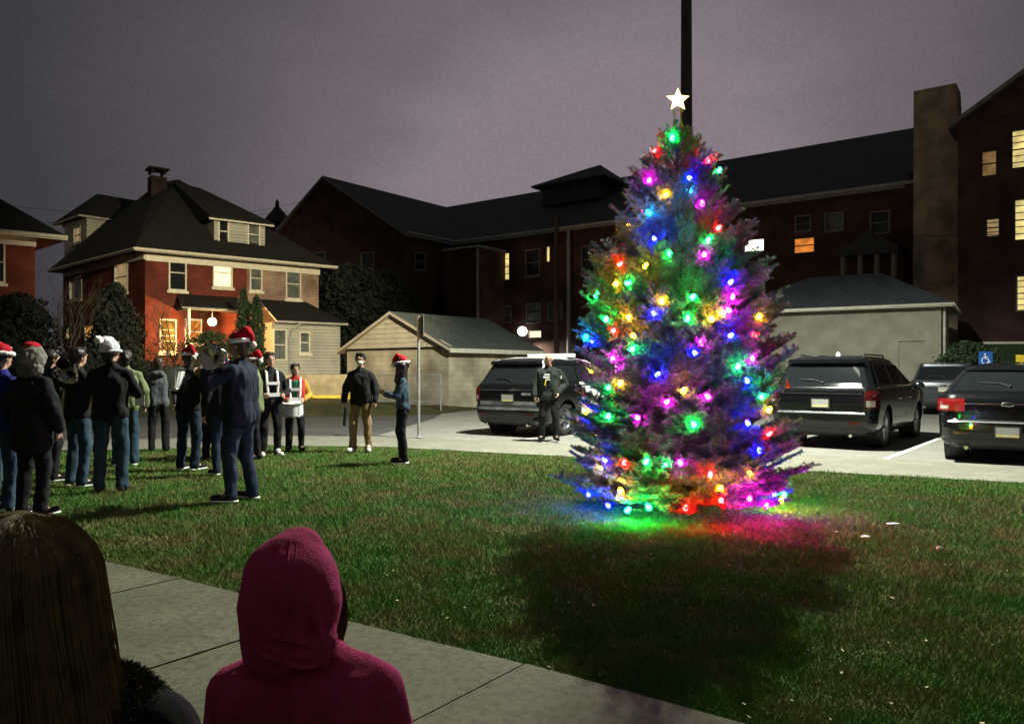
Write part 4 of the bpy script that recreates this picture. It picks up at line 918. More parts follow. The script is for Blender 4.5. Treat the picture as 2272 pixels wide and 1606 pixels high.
# ================================================================ the decorated spruce
TX, TY = 1.735, 7.95
prof_px = [(262, .03), (290, .12), (340, .27), (385, .42), (440, .50), (500, .60), (560, .78), (620, .94), (680, 1.03), (750, 1.0), (820, 1.02), (880, 1.06), (950, 1.07), (1020, 1.10), (1090, 1.03), (1150, .86)]
prof = sorted((H-(y-HZ)*TY/F, r_) for y, r_ in prof_px)
def rad(z):
    if z <= prof[0][0]: return prof[0][1]
    for a_, c_ in zip(prof, prof[1:]):
        if z <= c_[0]: return lerp(a_[1], c_[1], (z-a_[0])/(c_[0]-a_[0]))
    return .02
rt = random.Random(11)
spruce = thing('spruce_tree', (TX, TY, 0), 'blue green spruce tree wrapped in big multicoloured bulbs on the lawn', 'christmas tree')
axis = lambda z: Vector((TX-.012*z, TY, z))
limbs = MB(); limbs.tube([axis(-.05), axis(.4), axis(1.5), axis(2.8), axis(3.9)], [.075, .062, .05, .028, .008], 10)
limbs.build('trunk', 'bark', spruce)
limbs = MB(); twigs = []   # (p0,p1,r)
def curve(p0, d, length, up0, up1, k=6):
    pts = [p0]; st = length/k
    for i in range(k):
        el = lerp(up0, up1, (i+.5)/k); pts.append(pts[-1]+Vector((d.x*math.cos(el), d.y*math.cos(el), math.sin(el)))*st)
    return pts
z = .20; ph = 0
while z < 3.86:
    fz = z/3.95; nb_ = int(lerp(13, 5, fz)); 
    for i in range(nb_):
        ph += 2.399; a_ = ph+rt.uniform(-.25, .25); zz = z+rt.uniform(-.05, .05)
        L = max(.06, rad(zz)*rt.uniform(.80, 1.05)); d = Vector((math.cos(a_), math.sin(a_), 0))
        if rt.random() < .16: L *= rt.uniform(1.08, 1.2)
        up0, up1 = (lerp(-.12, .55, fz), lerp(.38, 1.0, fz)) if zz > .3 else (-.05, .15)
        rise = L*math.sin((up0+up1)/2)*.9; base = axis(max(.05, zz-rise)); L2 = L/max(.55, math.cos((up0+up1)/2))
        pts = curve(base, d, L2, up0, up1, 7)
        limbs.tube(pts, [lerp(.014+.006*L, .003, t/7) for t in range(8)], 4, cap=False)
        for s in range(2, 7): twigs.append((pts[s], pts[s+1], .0))
        nt_ = max(5, int(L2*28))
        for k in range(nt_):
            t = lerp(.22, .98, (k+rt.random()*.6)/nt_); f = t*7; j = min(int(f), 6); p = pts[j].lerp(pts[j+1], f-j); ax = (pts[j+1]-pts[j]).normalized()
            sd = 1 if k % 2 else -1; side = Vector((-d.y, d.x, 0))*sd
            ln = (.08+.30*L2*(1-t)**.6)*rt.uniform(.65, 1.15); dr = (ax*rt.uniform(.7, 1.1)+side*rt.uniform(.5, 1.0)+Vector((0, 0, rt.uniform(-.08, .28)))).normalized()
            q = p+dr*ln*.55; q2 = q+(dr+Vector((0, 0, .30))+ax*.35).normalized()*ln*.45
            twigs.append((p, q, 1)); twigs.append((q, q2, 1))
            if ln > .13:
                for m2 in range(int(ln/.05)):
                    u = rt.uniform(.2, .95); pp = p.lerp(q2, u); dd = (dr+side.cross(Vector((0, 0, 1)))*rt.choice((-.9, .9))+Vector((0, 0, rt.uniform(-.2, .35)))).normalized(); twigs.append((pp, pp+dd*rt.uniform(.04, .10), 1))
    z += lerp(.088, .115, fz)
for px, py in ((1312, 537), (1286, 646), (1352, 455), (1388, 395), (1330, 605), (1283, 745), (1283, 800), (1262, 905), (1262, 1000), (1640, 452), (1646, 520), (1712, 598), (1748, 635), (1690, 575), (1748, 790), (1738, 850), (1745, 925), (1780, 1000), (1424, 352), (1612, 372), (1600, 345)):
    tip = P(px, py, TY-.1+rt.uniform(-.25, .25)); c_ = axis(tip.z); L = Vector((tip.x-c_.x, tip.y-c_.y, 0)); ln0 = L.length; up_k = .55 if py < 700 else .25
    b0 = axis(max(.06, tip.z-ln0*up_k)); pts = [b0.lerp(tip, k/8)-Z(.10*ln0*math.sin(k/8*math.pi)) for k in range(9)]; limbs.tube(pts, [lerp(.016, .003, k/8) for k in range(9)], 4, cap=False); d = L.normalized(); side0 = Vector((-d.y, d.x, 0))
    for k in range(3, 8): twigs.append((pts[k], pts[k+1], 0))
    for k in range(int(ln0*34)):
        t = .45+.54*k/(ln0*34); f = t*8; j = min(int(f), 7); p = pts[j].lerp(pts[j+1], f-j); ax = (pts[j+1]-pts[j]).normalized(); ln_ = (.05+.16*(1-t))*rt.uniform(.7, 1.2)
        dr = (ax+side0*rt.choice((-1, 1))*rt.uniform(.4, .9)+Vector((0, 0, rt.uniform(-.3, .4)))).normalized(); twigs.append((p, p+dr*ln_, 1))
for i in range(9):                                   # leader shoots
    a_ = i*2.399; d = Vector((math.cos(a_), math.sin(a_), 0)); zz = 3.66+.03*i; pts = curve(axis(zz), d, .20-.008*i, .75, 1.3, 3); limbs.tube(pts, [.006, .005, .004, .002], 4, cap=False)
    for s in range(3): twigs.append((pts[s], pts[s+1], 0))
twigs.append((axis(3.75), axis(4.02), 0))
limbs.build('limb', 'bark', spruce)
# ---- bulbs
BC = {'G': ((.0030, 1.0, .11), 'green'), 'R': ((1.0, .0026, .0030), 'red'), 'B': ((.0020, .0028, 1.0), 'blue'), 'Y': ((1.0, .32, .0030), 'amber'), 'M': ((.90, .0026, .58), 'magenta'), 'C': ((.001, .30, 1.0), 'sky blue')}
BS = {'G': 370, 'R': 450, 'B': 600, 'Y': 340, 'M': 460, 'C': 370}
for k_, (c_, _) in BC.items(): emitm('bulb_'+k_, c_, BS[k_]); emitm('bulb_'+k_+'low', tuple(max(x, .0) if x > .01 else x/4 for x in c_), BS[k_]*3.2)
bulbs = [(1492,308,'G'),(1452,337,'R'),(1570,358,'R'),(1597,380,'G'),(1440,402,'M'),(1530,424,'C'),(1531,396,'B'),(1478,433,'Y'),(1558,453,'M'),(1440,474,'C'),(1398,503,'Y'),(1593,507,'R'),(1453,532,'B'),(1570,535,'G'),(1487,564,'G'),(1563,567,'M'),(1374,587,'R'),(1431,592,'Y'),(1366,631,'Y'),(1392,628,'G'),(1620,627,'B'),(1323,657,'G'),(1468,670,'Y'),(1625,660,'M'),(1345,710,'G'),(1394,705,'Y'),(1525,708,'G'),(1452,697,'B'),(1618,690,'M'),(1600,697,'Y'),(1580,708,'Y'),(1684,704,'Y'),(1313,757,'B'),(1300,750,'C'),(1620,745,'B'),(1675,745,'R'),(1405,748,'Y'),(1360,735,'R'),(1555,762,'M'),(1543,785,'B'),(1402,775,'G'),(1360,797,'M'),(1370,820,'M'),(1458,832,'B'),(1637,815,'G'),(1658,846,'B'),(1670,797,'M'),(1516,868,'Y'),(1478,893,'M'),(1571,881,'M'),(1350,860,'G'),(1375,852,'Y'),(1415,927,'M'),(1540,943,'G'),(1660,940,'B'),(1705,910,'Y'),(1705,963,'R'),(1686,1001,'B'),(1343,1021,'B'),(1385,1028,'R'),(1433,1025,'G'),(1510,1028,'M'),(1576,1054,'R'),(1332,1040,'Y'),(1662,1050,'Y'),(1378,1090,'Y'),(1440,1126,'G'),(1521,1128,'R'),(1663,1107,'M'),(1718,1097,'B'),(1740,1097,'G'),(1733,1118,'Y'),(1300,915,'Y'),(1308,928,'B'),(1536,660,'G'),(1349,925,'G'),(1690,880,'G'),(1597,1085,'Y'),(1475,1035,'G'),(1306,1098,'B'),(1350,1122,'B'),(1392,1132,'G'),(1600,1112,'R'),(1700,1122,'M')]
pos = []
for px, py, k_ in bulbs:
    d = TY-.8
    for it in range(6):
        p = P(px, py, d); c_ = axis(p.z); r_ = rad(p.z)*.89; dx = p.x-c_.x; d = TY-math.sqrt(max(.0, r_*r_-dx*dx))
    if py > 1105: d -= .10
    p = P(px, py, d-.02); p.z = max(p.z, .13); pos.append((p, k_+('low' if py > 1080 else '')))
# the far side of the tree carries bulbs too
for i in range(20):
    zz = .35+3.0*(i/20)**1.1; a_ = .35+2.5*((i*.618) % 1); r_ = rad(zz)*.93; c_ = axis(zz); pos.append((Vector((c_.x+r_*math.cos(a_), c_.y+r_*math.sin(a_), zz)), 'GRBYM'[i % 5]))
# each bulb is clipped to a spray of its own twigs
for p, k_ in pos:
    if k_.endswith('low'): continue
    c_ = axis(p.z); o_ = (p-c_); o_.z = 0; o_ = o_.normalized() if o_.length > .01 else Vector((0, -1, 0)); root_ = p-o_*.10-Z(.03)
    for q in range(11):
        d = (o_*rt.uniform(.2, 1.2)+Vector((rt.uniform(-1, 1), rt.uniform(-1, 1), rt.uniform(-.7, .9)))).normalized(); e_ = root_+d*rt.uniform(.08, .17); st_ = root_+d*.02
        if (e_-p).length > .035: twigs.append((st_, e_, 1))
tw0 = np.array([list(t[0]) for t in twigs]); tw1 = np.array([list(t[1]) for t in twigs]); ln = np.linalg.norm(tw1-tw0, axis=1)
cnt = np.maximum(3, (ln*680).astype(int)); idx = np.repeat(np.arange(len(ln)), cnt); n = len(idx)
t = rng.uniform(0, 1, n)[:, None]; base = tw0[idx]*(1-t)+tw1[idx]*t; ax = (tw1-tw0)[idx]/ln[idx][:, None]
rv = rng.normal(size=(n, 3)); rv -= (rv*ax).sum(1)[:, None]*ax; rv /= np.linalg.norm(rv, axis=1)[:, None]
nd = ax*rng.uniform(.35, .9, n)[:, None]+rv*rng.uniform(.7, 1.0, n)[:, None]; nd[:, 2] += .12; nd /= np.linalg.norm(nd, axis=1)[:, None]
nl = rng.uniform(.016, .030, n)[:, None]; sdv = np.cross(nd, rng.normal(size=(n, 3))); sdv /= np.linalg.norm(sdv, axis=1)[:, None]; wv = sdv*rng.uniform(.0018, .0032, n)[:, None]
verts = np.stack([base-wv, base+wv, base+nd*nl+wv*.4, base+nd*nl-wv*.4], 1).reshape(-1, 3)
print('needles', n, 'twigs', len(twigs))
npmesh('crown', verts, 4, 'needles', spruce)
order = sorted(range(len(pos)), key=lambda i: (round(pos[i][0].z/.28), (1 if round(pos[i][0].z/.28) % 2 else -1)*math.atan2(pos[i][0].y-TY, pos[i][0].x-TX)))
strand = thing('light_string', (TX, TY, 0), 'string of big glowing bulbs in green, red, blue, amber and magenta wound round the spruce', 'string lights')
b = MB(); pts = []
for i, j in zip(order, order[1:]):
    p, q = pos[i][0], pos[j][0]; steps = max(2, int((p-q).length/.08))
    for s in range(steps):
        m0 = p.lerp(q, s/steps); c_ = axis(m0.z); o_ = m0-c_; o_.z = 0; tgt = rad(m0.z)*.84
        if o_.length > .01: m0 = c_+o_.normalized()*lerp(o_.length, tgt, math.sin(s/steps*math.pi))
        m0.z += .02-.05*math.sin(s/steps*math.pi); pts.append(m0)
b.tube(pts, .0032, 4, cap=False); b.build('cord', 'cord_green', strand)
proto = {}
for p, k_ in pos:
    tilt = Matrix.Rotation(rt.uniform(-.9, .9), 4, 'X') @ Matrix.Rotation(rt.uniform(-.9, .9), 4, 'Y')
    if k_ not in proto:
        b = MB(); b.lathe([(.001, .039), (.011, .034), (.019, .018), (.022, .0), (.017, -.015), (.009, -.020)], 10); m1 = b.mesh('bulb', 'bulb_'+k_)
        b = MB(); b.lathe([(.0105, -.019), (.0115, -.021), (.011, -.038), (.004, -.042)], 8); m2 = b.mesh('socket', 'cord_green'); proto[k_] = (m1, m2)
    o = link('bulb', proto[k_][0], strand); o.matrix_parent_inverse = W[strand.name].inverted(); o.matrix_basis = Matrix.Translation(p) @ tilt; o['label'] = 'glowing '+BC[k_[0]][1]+' bulb'
    s_ = link('socket', proto[k_][1]); s_.parent = o
# ---- star
st = P(1504, 222, TY-.02); star = thing('star_topper', st-Z(.17), 'glowing warm white five pointed star on top of the spruce', 'star')
b = MB(); ro, ri, th = .122, .056, .022
rim = [Vector((( ro if i % 2 == 0 else ri)*math.sin(i*math.pi/5), 0, (ro if i % 2 == 0 else ri)*math.cos(i*math.pi/5))) for i in range(10)]
fr_, bk_ = st+Vector((0, -th*1.6, 0)), st+Vector((0, th*1.6, 0))
for i in range(10): j = (i+1) % 10; b.poly([fr_, st+rim[j]+Vector((0, -.006, 0)), st+rim[i]+Vector((0, -.006, 0))]); b.poly([bk_, st+rim[i]+Vector((0, .006, 0)), st+rim[j]+Vector((0, .006, 0))]); b.quad(st+rim[i]+Vector((0, -.006, 0)), st+rim[j]+Vector((0, -.006, 0)), st+rim[j]+Vector((0, .006, 0)), st+rim[i]+Vector((0, .006, 0)))
b.build('star', 'star_glow', star)
b = MB(); 
for i in range(4): a_ = i*math.pi/2+.4; b.tube([st+Vector((.045*math.cos(a_), .045*math.sin(a_), -.08)), st+Vector((.05*math.cos(a_), .05*math.sin(a_), -.30))], .0035, 5)
b.tube([st+Vector((.05*math.cos(t_*math.pi/8), .05*math.sin(t_*math.pi/8), -.12)) for t_ in range(17)], .004, 5); b.tube([st+Vector((.05*math.cos(t_*math.pi/8), .05*math.sin(t_*math.pi/8), -.27)) for t_ in range(17)], .004, 5); b.build('wire_stand', 'sign_yellow', star)
for i, (px, py, lab) in enumerate(((1297, 872, 'small pink ornament hanging at the side of the spruce nearer the officer'), (1748, 852, 'small pink ornament on a branch tip in front of the yellow banded plate'), (1713, 822, 'small pink ornament hanging above the other one near the black car'))):
    p = P(px, py, TY-.15); o = thing('ornament', p-Z(.05), lab, 'ornament', 'pink ornaments on the spruce')
    b = MB(); b.lathe([(.002, .045), (.012, .035), (.017, .01), (.028, -.02), (.030, -.04), (0, -.042)], 12, Matrix.Translation(p)); b.build('bell', 'ornament_pink', o)
    b = MB(); b.tube([p+Z(.044), p+Z(.07), p+Vector((.01, 0, .085))], .0025, 5); b.build('hook', 'galv', o)

# ================================================================ garden plants
def leafy(name, centre, rx, ry, hgt, shape, n, size, m, label, cat, group=None, trunk=None, seed=1, z0=0):
    r_ = np.random.default_rng(seed); root = thing(name, centre, label, cat, group)
    u = r_.uniform(0, 1, n*3); a_ = r_.uniform(0, 2*math.pi, n*3); rr = np.sqrt(r_.uniform(.15, 1, n*3))
    f = shape(u)*(.84+.24*np.sin(a_*3+u*13+seed)+.16*np.sin(a_*5-u*29)+.12*np.sin(a_*11+u*47))*(1+.25*(r_.uniform(0, 1, n*3) < .05)); keep = r_.uniform(0, 1, n*3) < np.clip(f, .15, 1); u, a_, rr, f = u[keep][:n], a_[keep][:n], rr[keep][:n], f[keep][:n]; n = len(u)
    c = np.stack([centre[0]+rx*f*rr*np.cos(a_), centre[1]+ry*f*rr*np.sin(a_), centre[2]+z0+u*hgt], 1)
    d1 = r_.normal(size=(n, 3)); d1[:, 2] += .8; d1 /= np.linalg.norm(d1, axis=1)[:, None]; d2 = np.cross(d1, r_.normal(size=(n, 3))); d2 /= np.linalg.norm(d2, axis=1)[:, None]
    s = r_.uniform(.5, 1.3, n)[:, None]*size; v = np.stack([c-d1*s, c+d2*s*.4, c+d1*s, c-d2*s*.4], 1).reshape(-1, 3); npmesh('crown', v, 4, m, root)
    b = MB(); c0 = Vector(centre); b.tube([c0, c0+Z(hgt*.45+z0), c0+Z(hgt*.85+z0)], [trunk or .06, (trunk or .06)*.7, .015], 7)
    rr2 = random.Random(seed)
    for i in range(9):
        t = rr2.uniform(.2, .8); a2 = rr2.uniform(0, 6.28); p = c0+Z(z0+t*hgt*.8); e_ = p+Vector((math.cos(a2)*rx*.6, math.sin(a2)*ry*.6, hgt*.18)); b.tube([p, e_], [(trunk or .06)*.4, .008], 5, cap=False)
    b.build('trunk', 'bark', root); return root
column = lambda u: np.clip(np.minimum(u/.12, 1)*(1-u)**.42, 0, 1)*1.0
roundc = lambda u: np.sqrt(np.clip(1-(2*u-1)**2, 0, 1))
def on(px, d, z): p = P(px, 0, d); return (p.x, p.y, z)
def hz(py, d): return H-(py-HZ)*d/F
ev = 'tall evergreens and shrubs in the house garden'
leafy('arborvitae', on(540, 35.4, .75), .52, .52, hz(640, 35.4)-.75, column, 5200, .085, 'evergreen', 'taller clipped conical evergreen at the corner of the brick house porch', 'evergreen', ev, seed=3)
leafy('arborvitae', on(569, 35.0, .75), .50, .50, hz(655, 35)-.75, column, 5200, .085, 'evergreen', 'second conical evergreen touching the white porch room', 'evergreen', ev, seed=4)
leafy('arborvitae', on(255, 32.6, .8), 1.35, 1.3, hz(628, 32.6)-.8, column, 9000, .12, 'evergreen_dark', 'broad dark evergreen against the unlit side of the brick house', 'evergreen', ev, seed=5)
leafy('garden_tree', on(40, 31.5, .8), 1.7, 1.4, hz(650, 31.5)-.8, roundc, 7000, .12, 'evergreen_dark', 'dark shrubby tree hiding the foot of the neighbouring house', 'tree', ev, seed=6)
leafy('shrub', on(470, 34.6, .75), 1.4, .9, hz(735, 34.6)-.75, roundc, 6000, .08, 'evergreen', 'rounded green shrub under the glowing porch light', 'shrub', ev, seed=7)
leafy('shrub', on(372, 33.8, .75), 1.1, .8, hz(742, 33.8)-.75, roundc, 900, .07, 'dry_twigs', 'sparse brown shrub in front of the amber window', 'shrub', ev, seed=8)
leafy('garden_tree', on(775, 44, 0), 2.6, 2.4, hz(585, 44), roundc, 9000, .17, 'evergreen_dark', 'big dark tree between the brick house and the tan garage', 'tree', trunk=.16, seed=9)
leafy('garden_tree', on(860, 47, 0), 2.4, 2.2, hz(600, 47), roundc, 8000, .17, 'evergreen_dark', 'dark tree standing behind the peak of the tan garage', 'tree', trunk=.16, seed=10)
leafy('garden_tree', on(700, 46, 0), 1.8, 1.8, hz(600, 46), roundc, 5000, .17, 'evergreen_dark', 'dark tree right behind the white porch room', 'tree', trunk=.14, seed=12)
leafy('juniper', on(2145, 26.6, 0), 1.15, .9, hz(757, 26.6), roundc, 5200, .085, 'evergreen', 'spreading dark juniper by the corner of the stucco garage', 'shrub', seed=11)
for i, (px, d, hh, lab) in enumerate(((150, 29.5, 1.5, 'low dark shrub on the bank below the small lit basement windows'), (205, 30.5, 1.3, 'low dark shrub beside the broad evergreen'), (330, 30.5, 1.2, 'low shrub near the foot of the lit brick corner'), (420, 31, 1.1, 'low shrub behind the horn players'), (90, 30, 1.4, 'low dark shrub in front of the gap between the houses'))):
    leafy('shrub', on(px, d, .6), 1.1, .7, hh, roundc, 2600, .075, 'evergreen_dark', lab, 'shrub', 'low shrubs on the bank', seed=20+i)
def bare(px, d, z0, top_py, label, seed, spread=1.0):
    c = Vector(on(px, d, z0)); root = thing('bare_tree', c, label, 'tree'); rr = random.Random(seed); hgt = hz(top_py, d)-z0; b = MB(); tr = MB()
    tr.tube([c, c+Vector((.05, 0, hgt*.25))], [.07, .055], 8); tr.build('trunk', 'bark', root)
    def grow(p, dr, ln_, r_, lv_):
        pts = [p]
        for i in range(4): dr = (dr+Vector((rr.uniform(-.25, .25), rr.uniform(-.25, .25), rr.uniform(-.05, .2)))).normalized(); pts.append(pts[-1]+dr*ln_/4)
        b.tube(pts, [lerp(r_, r_*.5, i/4) for i in range(5)], 5, cap=False)
        if lv_ > 0:
            for k in range(3 if lv_ > 1 else 4): q = pts[rr.randint(2, 4)]; grow(q, (dr+Vector((rr.uniform(-.8, .8)*spread, rr.uniform(-.8, .8), rr.uniform(0, .4)))).normalized(), ln_*.66, r_*.5, lv_-1)
    for k in range(5): a_ = k*1.26; grow(c+Vector((.05, 0, hgt*.25)), Vector((math.cos(a_)*.45*spread, math.sin(a_)*.45, 1)).normalized(), hgt*.36, .035, 3)
    b.build('branch', 'bark', root)
bare(385, 34.2, .75, 650, 'bare leafless shrub tree in front of the amber lit window', 5, 1.2)
bare(150, 31, .75, 610, 'bare thin tree before the unlit side wall of the brick house', 8, .9)
# ================================================================ people
tmpsc = bpy.data.scenes.new('workshop')
def remesh(b, voxel, name, mats, parent, smooth=2, wrinkle=0, wscale=9, paint=None, decimate=None):
    me0 = b.mesh('tmp', mats[0] if isinstance(mats, (list, tuple)) else mats); o = bpy.data.objects.new('tmp', me0); tmpsc.collection.objects.link(o)
    m = o.modifiers.new('r', 'REMESH'); m.mode = 'VOXEL'; m.voxel_size = voxel; m.use_smooth_shade = True
    if smooth: m2 = o.modifiers.new('s', 'SMOOTH'); m2.iterations = smooth; m2.factor = .5
    vl = tmpsc.view_layers[0]; vl.update(); dg = vl.depsgraph; me = bpy.data.meshes.new_from_object(o.evaluated_get(dg), depsgraph=dg); bpy.data.objects.remove(o)
    if wrinkle:
        nv_ = len(me.vertices); co = np.empty(nv_*3, np.float32); no_ = np.empty(nv_*3, np.float32); me.vertices.foreach_get('co', co); me.vertices.foreach_get('normal', no_)
        ks = np.array([noise.noise((q[0], q[1], q[2]*.55))+.5*noise.noise((q[0]*2.3, q[1]*2.3, q[2]*1.2+5)) for q in (co.reshape(-1, 3)*wscale).tolist()], np.float32)
        co = (co.reshape(-1, 3)+no_.reshape(-1, 3)*(ks*wrinkle)[:, None]).ravel(); me.vertices.foreach_set('co', co); me.update()
    me.materials.clear()
    for x in (mats if isinstance(mats, (list, tuple)) else [mats]): me.materials.append(M[x])
    if paint:
        for p in me.polygons: p.material_index = paint(p.center)
    me.polygons.foreach_set('use_smooth', [True]*len(me.polygons)); me.name = name
    return link(name, me, parent, True)
V = Vector
ARMS = {  # elbow, wrist (x outward), hand direction
 'down': ((.27, .03, 1.14), (.28, -.06, .90), (0, -.1, -1)), 'hold': ((.27, -.04, 1.15), (.12, -.30, 1.20), (-.6, -.6, .2)), 'horn': ((.33, -.17, 1.24), (.07, -.34, 1.38), (-.8, -.3, .3)),
 'hornfar': ((.30, -.22, 1.26), (.10, -.46, 1.36), (-.6, -.6, .1)), 'pocket': ((.31, .08, 1.15), (.20, -.06, .96), (-.3, -.5, -.8)), 'drum': ((.29, .0, 1.12), (.17, -.24, 1.04), (-.2, -1, -.1)), 'reach': ((.24, -.27, 1.30), (.14, -.50, 1.36), (-.1, -1, .1)),
 'belt': ((.33, .02, 1.14), (.17, -.20, 1.05), (-.9, -.2, .1)), 'phone': ((.24, -.10, 1.13), (.10, -.30, 1.16), (-.3, -.7, .5)), 'wide': ((.36, -.02, 1.17), (.34, -.20, 1.02), (-.1, -.6, -.6))}
def person(foot, h, yaw, label, top, bottom, shoe='black_cloth', arms=('down', 'down'), hat=None, hair='hair_dark', hair_long=False, mask=False, lean=0, stance=(.10, .10, 0), width=1.0, face=True, hood=None, vest=None, coat_len=.84, sole=None, look=0, group=None, puff=.0, cuff=None, boots=0, shirt=None, head_pitch=0.0, vox=.011, top2=None):
    s = h/1.75; t = thing('person', foot, label, 'person', group, R(yaw)); S = lambda x, y, z: V((x*s, y*s, z*s))
    wd = width; LZ = .93
    hip = S(0, 0, .93); chest = S(0, -lean*.4, 1.30); neck = S(0, -lean*.7, 1.475); hd = S(0, -lean*.9-.015, 1.635)
    def J(side, i):                 # joints
        sx = 1 if side else -1; st_ = stance[side]; fw = stance[2]*(1 if side else -1)
        if i == 'hip': return S(sx*.085*wd, 0, .92)
        if i == 'knee': return S(sx*(.09+st_*.3), -.02-fw*.5-.015, .50)
        if i == 'ankle': return S(sx*(.06+st_*.6), .02-fw, .085)
        if i == 'toe': return S(sx*(.08+st_*.75), -.115-fw, .035)
        if i == 'sh': return S(sx*.172*wd, -lean*.62, 1.375)
        e_, w2, dr = ARMS[arms[side]]
        if i == 'elbow': return S(sx*e_[0]*wd**.5, e_[1]-lean*.5, e_[2])
        if i == 'wrist': return S(sx*w2[0], w2[1]-lean*.5, w2[2])
        if i == 'dir': return V((sx*dr[0], dr[1], dr[2])).normalized()
    ey = lambda v: R(0)
    lookm = Matrix.Rotation(R(look), 3, 'Z') @ Matrix.Rotation(head_pitch, 3, 'X')
    hp = lambda x, y, z: hd+lookm@V((x*s, y*s, z*s))
    # --- one continuous body
    b = MB()
    b.ball(hd+V((0, 0, .022*s)), (.078*s, .096*s, .098*s), 20, 14); b.cap(hp(0, -.025, -.035), hp(0, -.04, -.062), .055*s, .042*s)
    b.cap(hp(0, -.084, .014), hp(0, -.096, -.016), .009*s, .014*s, 8); b.ball(hp(0, -.088, -.052), (.024*s, .012*s, .010*s), 10, 6); b.ball(hp(0, -.085, .036), (.052*s, .014*s, .009*s), 10, 6)
    for sx in (-1, 1): b.ball(hp(sx*.080, .005, .005), (.011*s, .020*s, .031*s), 8, 6)
    b.cap(neck-V((0, 0, .05*s)), hd-V((0, -.01, .05*s)), .056*s, .052*s)
    for sx in (-1, 1): b.cap(S(sx*.075*wd, -lean*.5, 1.26), S(sx*.06*wd, 0, 1.0), .088*s*wd, .085*s*wd, 14)
    b.cap(S(-.15*wd, -lean*.62, 1.375), S(.15*wd, -lean*.62, 1.375), .055*s); b.ball(S(0, -lean*.5, 1.2), (.15*s*wd, .10*s, .2*s))
    for sd in (0, 1):
        b.cap(J(sd, 'sh'), J(sd, 'elbow'), .050*s, .040*s); b.cap(J(sd, 'elbow'), J(sd, 'wrist'), .040*s, .026*s)
        b.cap(J(sd, 'hip'), J(sd, 'knee'), .085*s*wd, .056*s); b.cap(J(sd, 'knee'), J(sd, 'ankle'), .055*s, .037*s); b.cap(J(sd, 'ankle'), J(sd, 'toe'), .038*s, .030*s)
        w2, dr = J(sd, 'wrist'), J(sd, 'dir'); up = V((0, 0, 1)) if abs(dr.z) < .8 else V((0, -1, 0)); sdv_ = dr.cross(up).normalized(); upv = sdv_.cross(dr).normalized()
        pe = w2+dr*.075*s
        for q in (-.5, .5): b.cap(w2+upv*q*.022*s, pe+upv*q*.045*s, .018*s, .017*s, 8)
        inw = V((-1 if sd else 1, 0, 0)); 
        for q, l_ in ((-1.5, .052), (-.5, .064), (.5, .068), (1.5, .060)):
            f0 = pe+upv*q*.021*s; f1 = f0+(dr*.8+inw*.45).normalized()*l_*.55*s; f2 = f1+(dr*.25+inw*.9).normalized()*l_*.5*s; b.cap(f0, f1, .0100*s, .0095*s, 8); b.cap(f1, f2, .0095*s, .0085*s, 8)
        b.cap(w2+dr*.02*s+upv*.02*s, w2+dr*.05*s+upv*.05*s+inw*.03*s, .013*s, .010*s, 8)
    ex = [hp(sx*.031, -.088, .018) for sx in (-1, 1)]; mo = hp(0, -.096, -.052)
    def paint(c):
        if min((c-e_).length for e_ in ex) < .0125*s: return 1
        if abs(c.z-mo.z) < .008*s and (c-mo).length < .027*s: return 2
        return 0
    remesh(b, .0095, 'body', ['skin', 'eye_dark', 'lip'], t, 1, paint=paint if face else None)
    # --- trousers
    b = MB()
    for sx in (-1, 1): b.cap(S(sx*.055*wd, .0, 1.0), S(sx*.07*wd, .01, .90), .098*s*wd, .105*s*wd, 14)
    for sd in (0, 1):
        b.cap(J(sd, 'hip'), J(sd, 'knee'), .100*s*wd, .075*s, 14); an = J(sd, 'ankle'); an.z = (.11 if not boots else .30)*s
        if boots: an = J(sd, 'knee').lerp(J(sd, 'ankle'), .55)
        b.cap(J(sd, 'knee'), an, .074*s, .066*s, 14)
        if not boots: b.cap(an, an-V((0, .0, .035*s)), .066*s, .070*s, 14)
    remesh(b, vox, 'trousers', bottom, t, 2, .017*s, 9)
    # --- shoes
    for sd in (0, 1):
        b = MB(); a_, c_ = J(sd, 'ankle'), J(sd, 'toe'); hl = a_+V((0, .045*s, -.035*s)); b.cap(V((a_.x, a_.y+.03*s, .045*s)), V((c_.x, c_.y-.035*s, .042*s)), .043*s, .040*s); b.cap(V((a_.x, a_.y+.01*s, .06*s)), V((a_.x, a_.y-.02*s, .10*s+boots*.2)), .046*s, .050*s)
        for v in range(len(b.v)): 
            if b.v[v][2] < .006: b.v[v] = (b.v[v][0], b.v[v][1], .006)
        so = remesh(b, .010, 'shoe', shoe, t, 1)
        if sole: b = MB(); b.cap(V((a_.x, a_.y+.035*s, .014)), V((c_.x, c_.y-.04*s, .014)), .047*s, .044*s); b.v = [(x, y, min(max(z, .002), .026)) for x, y, z in b.v]; b.build('sole', sole, so, True)
    # --- top: jacket over torso and arms
    b = MB(); tl = coat_len; pf = puff
    for sx in (-1, -.5, 0, .5, 1):
        b.cap(S(sx*.080*wd, -lean*.5, 1.31-.02*abs(sx)), S(sx*.070*wd, -.005, 1.02), (.118+pf)*s*wd, (.113+pf)*s*wd, 14); b.cap(S(sx*.070*wd, 0, 1.02), S(sx*.080*wd, .005, tl+.08), (.112+pf)*s*wd, (.118+pf)*s*wd, 14)
    for sx in (-1, 1): b.cap(S(0, -lean*.66, 1.455), S(sx*.165*wd, -lean*.62, 1.385), .070*s, (.064+pf*.4)*s)
    b.cap(S(-.12*wd, -lean*.62, 1.36), S(.12*wd, -lean*.62, 1.36), .085*s); b.cap(S(0, -lean*.62, 1.40), S(0, -lean*.7, 1.49), .090*s, .068*s)
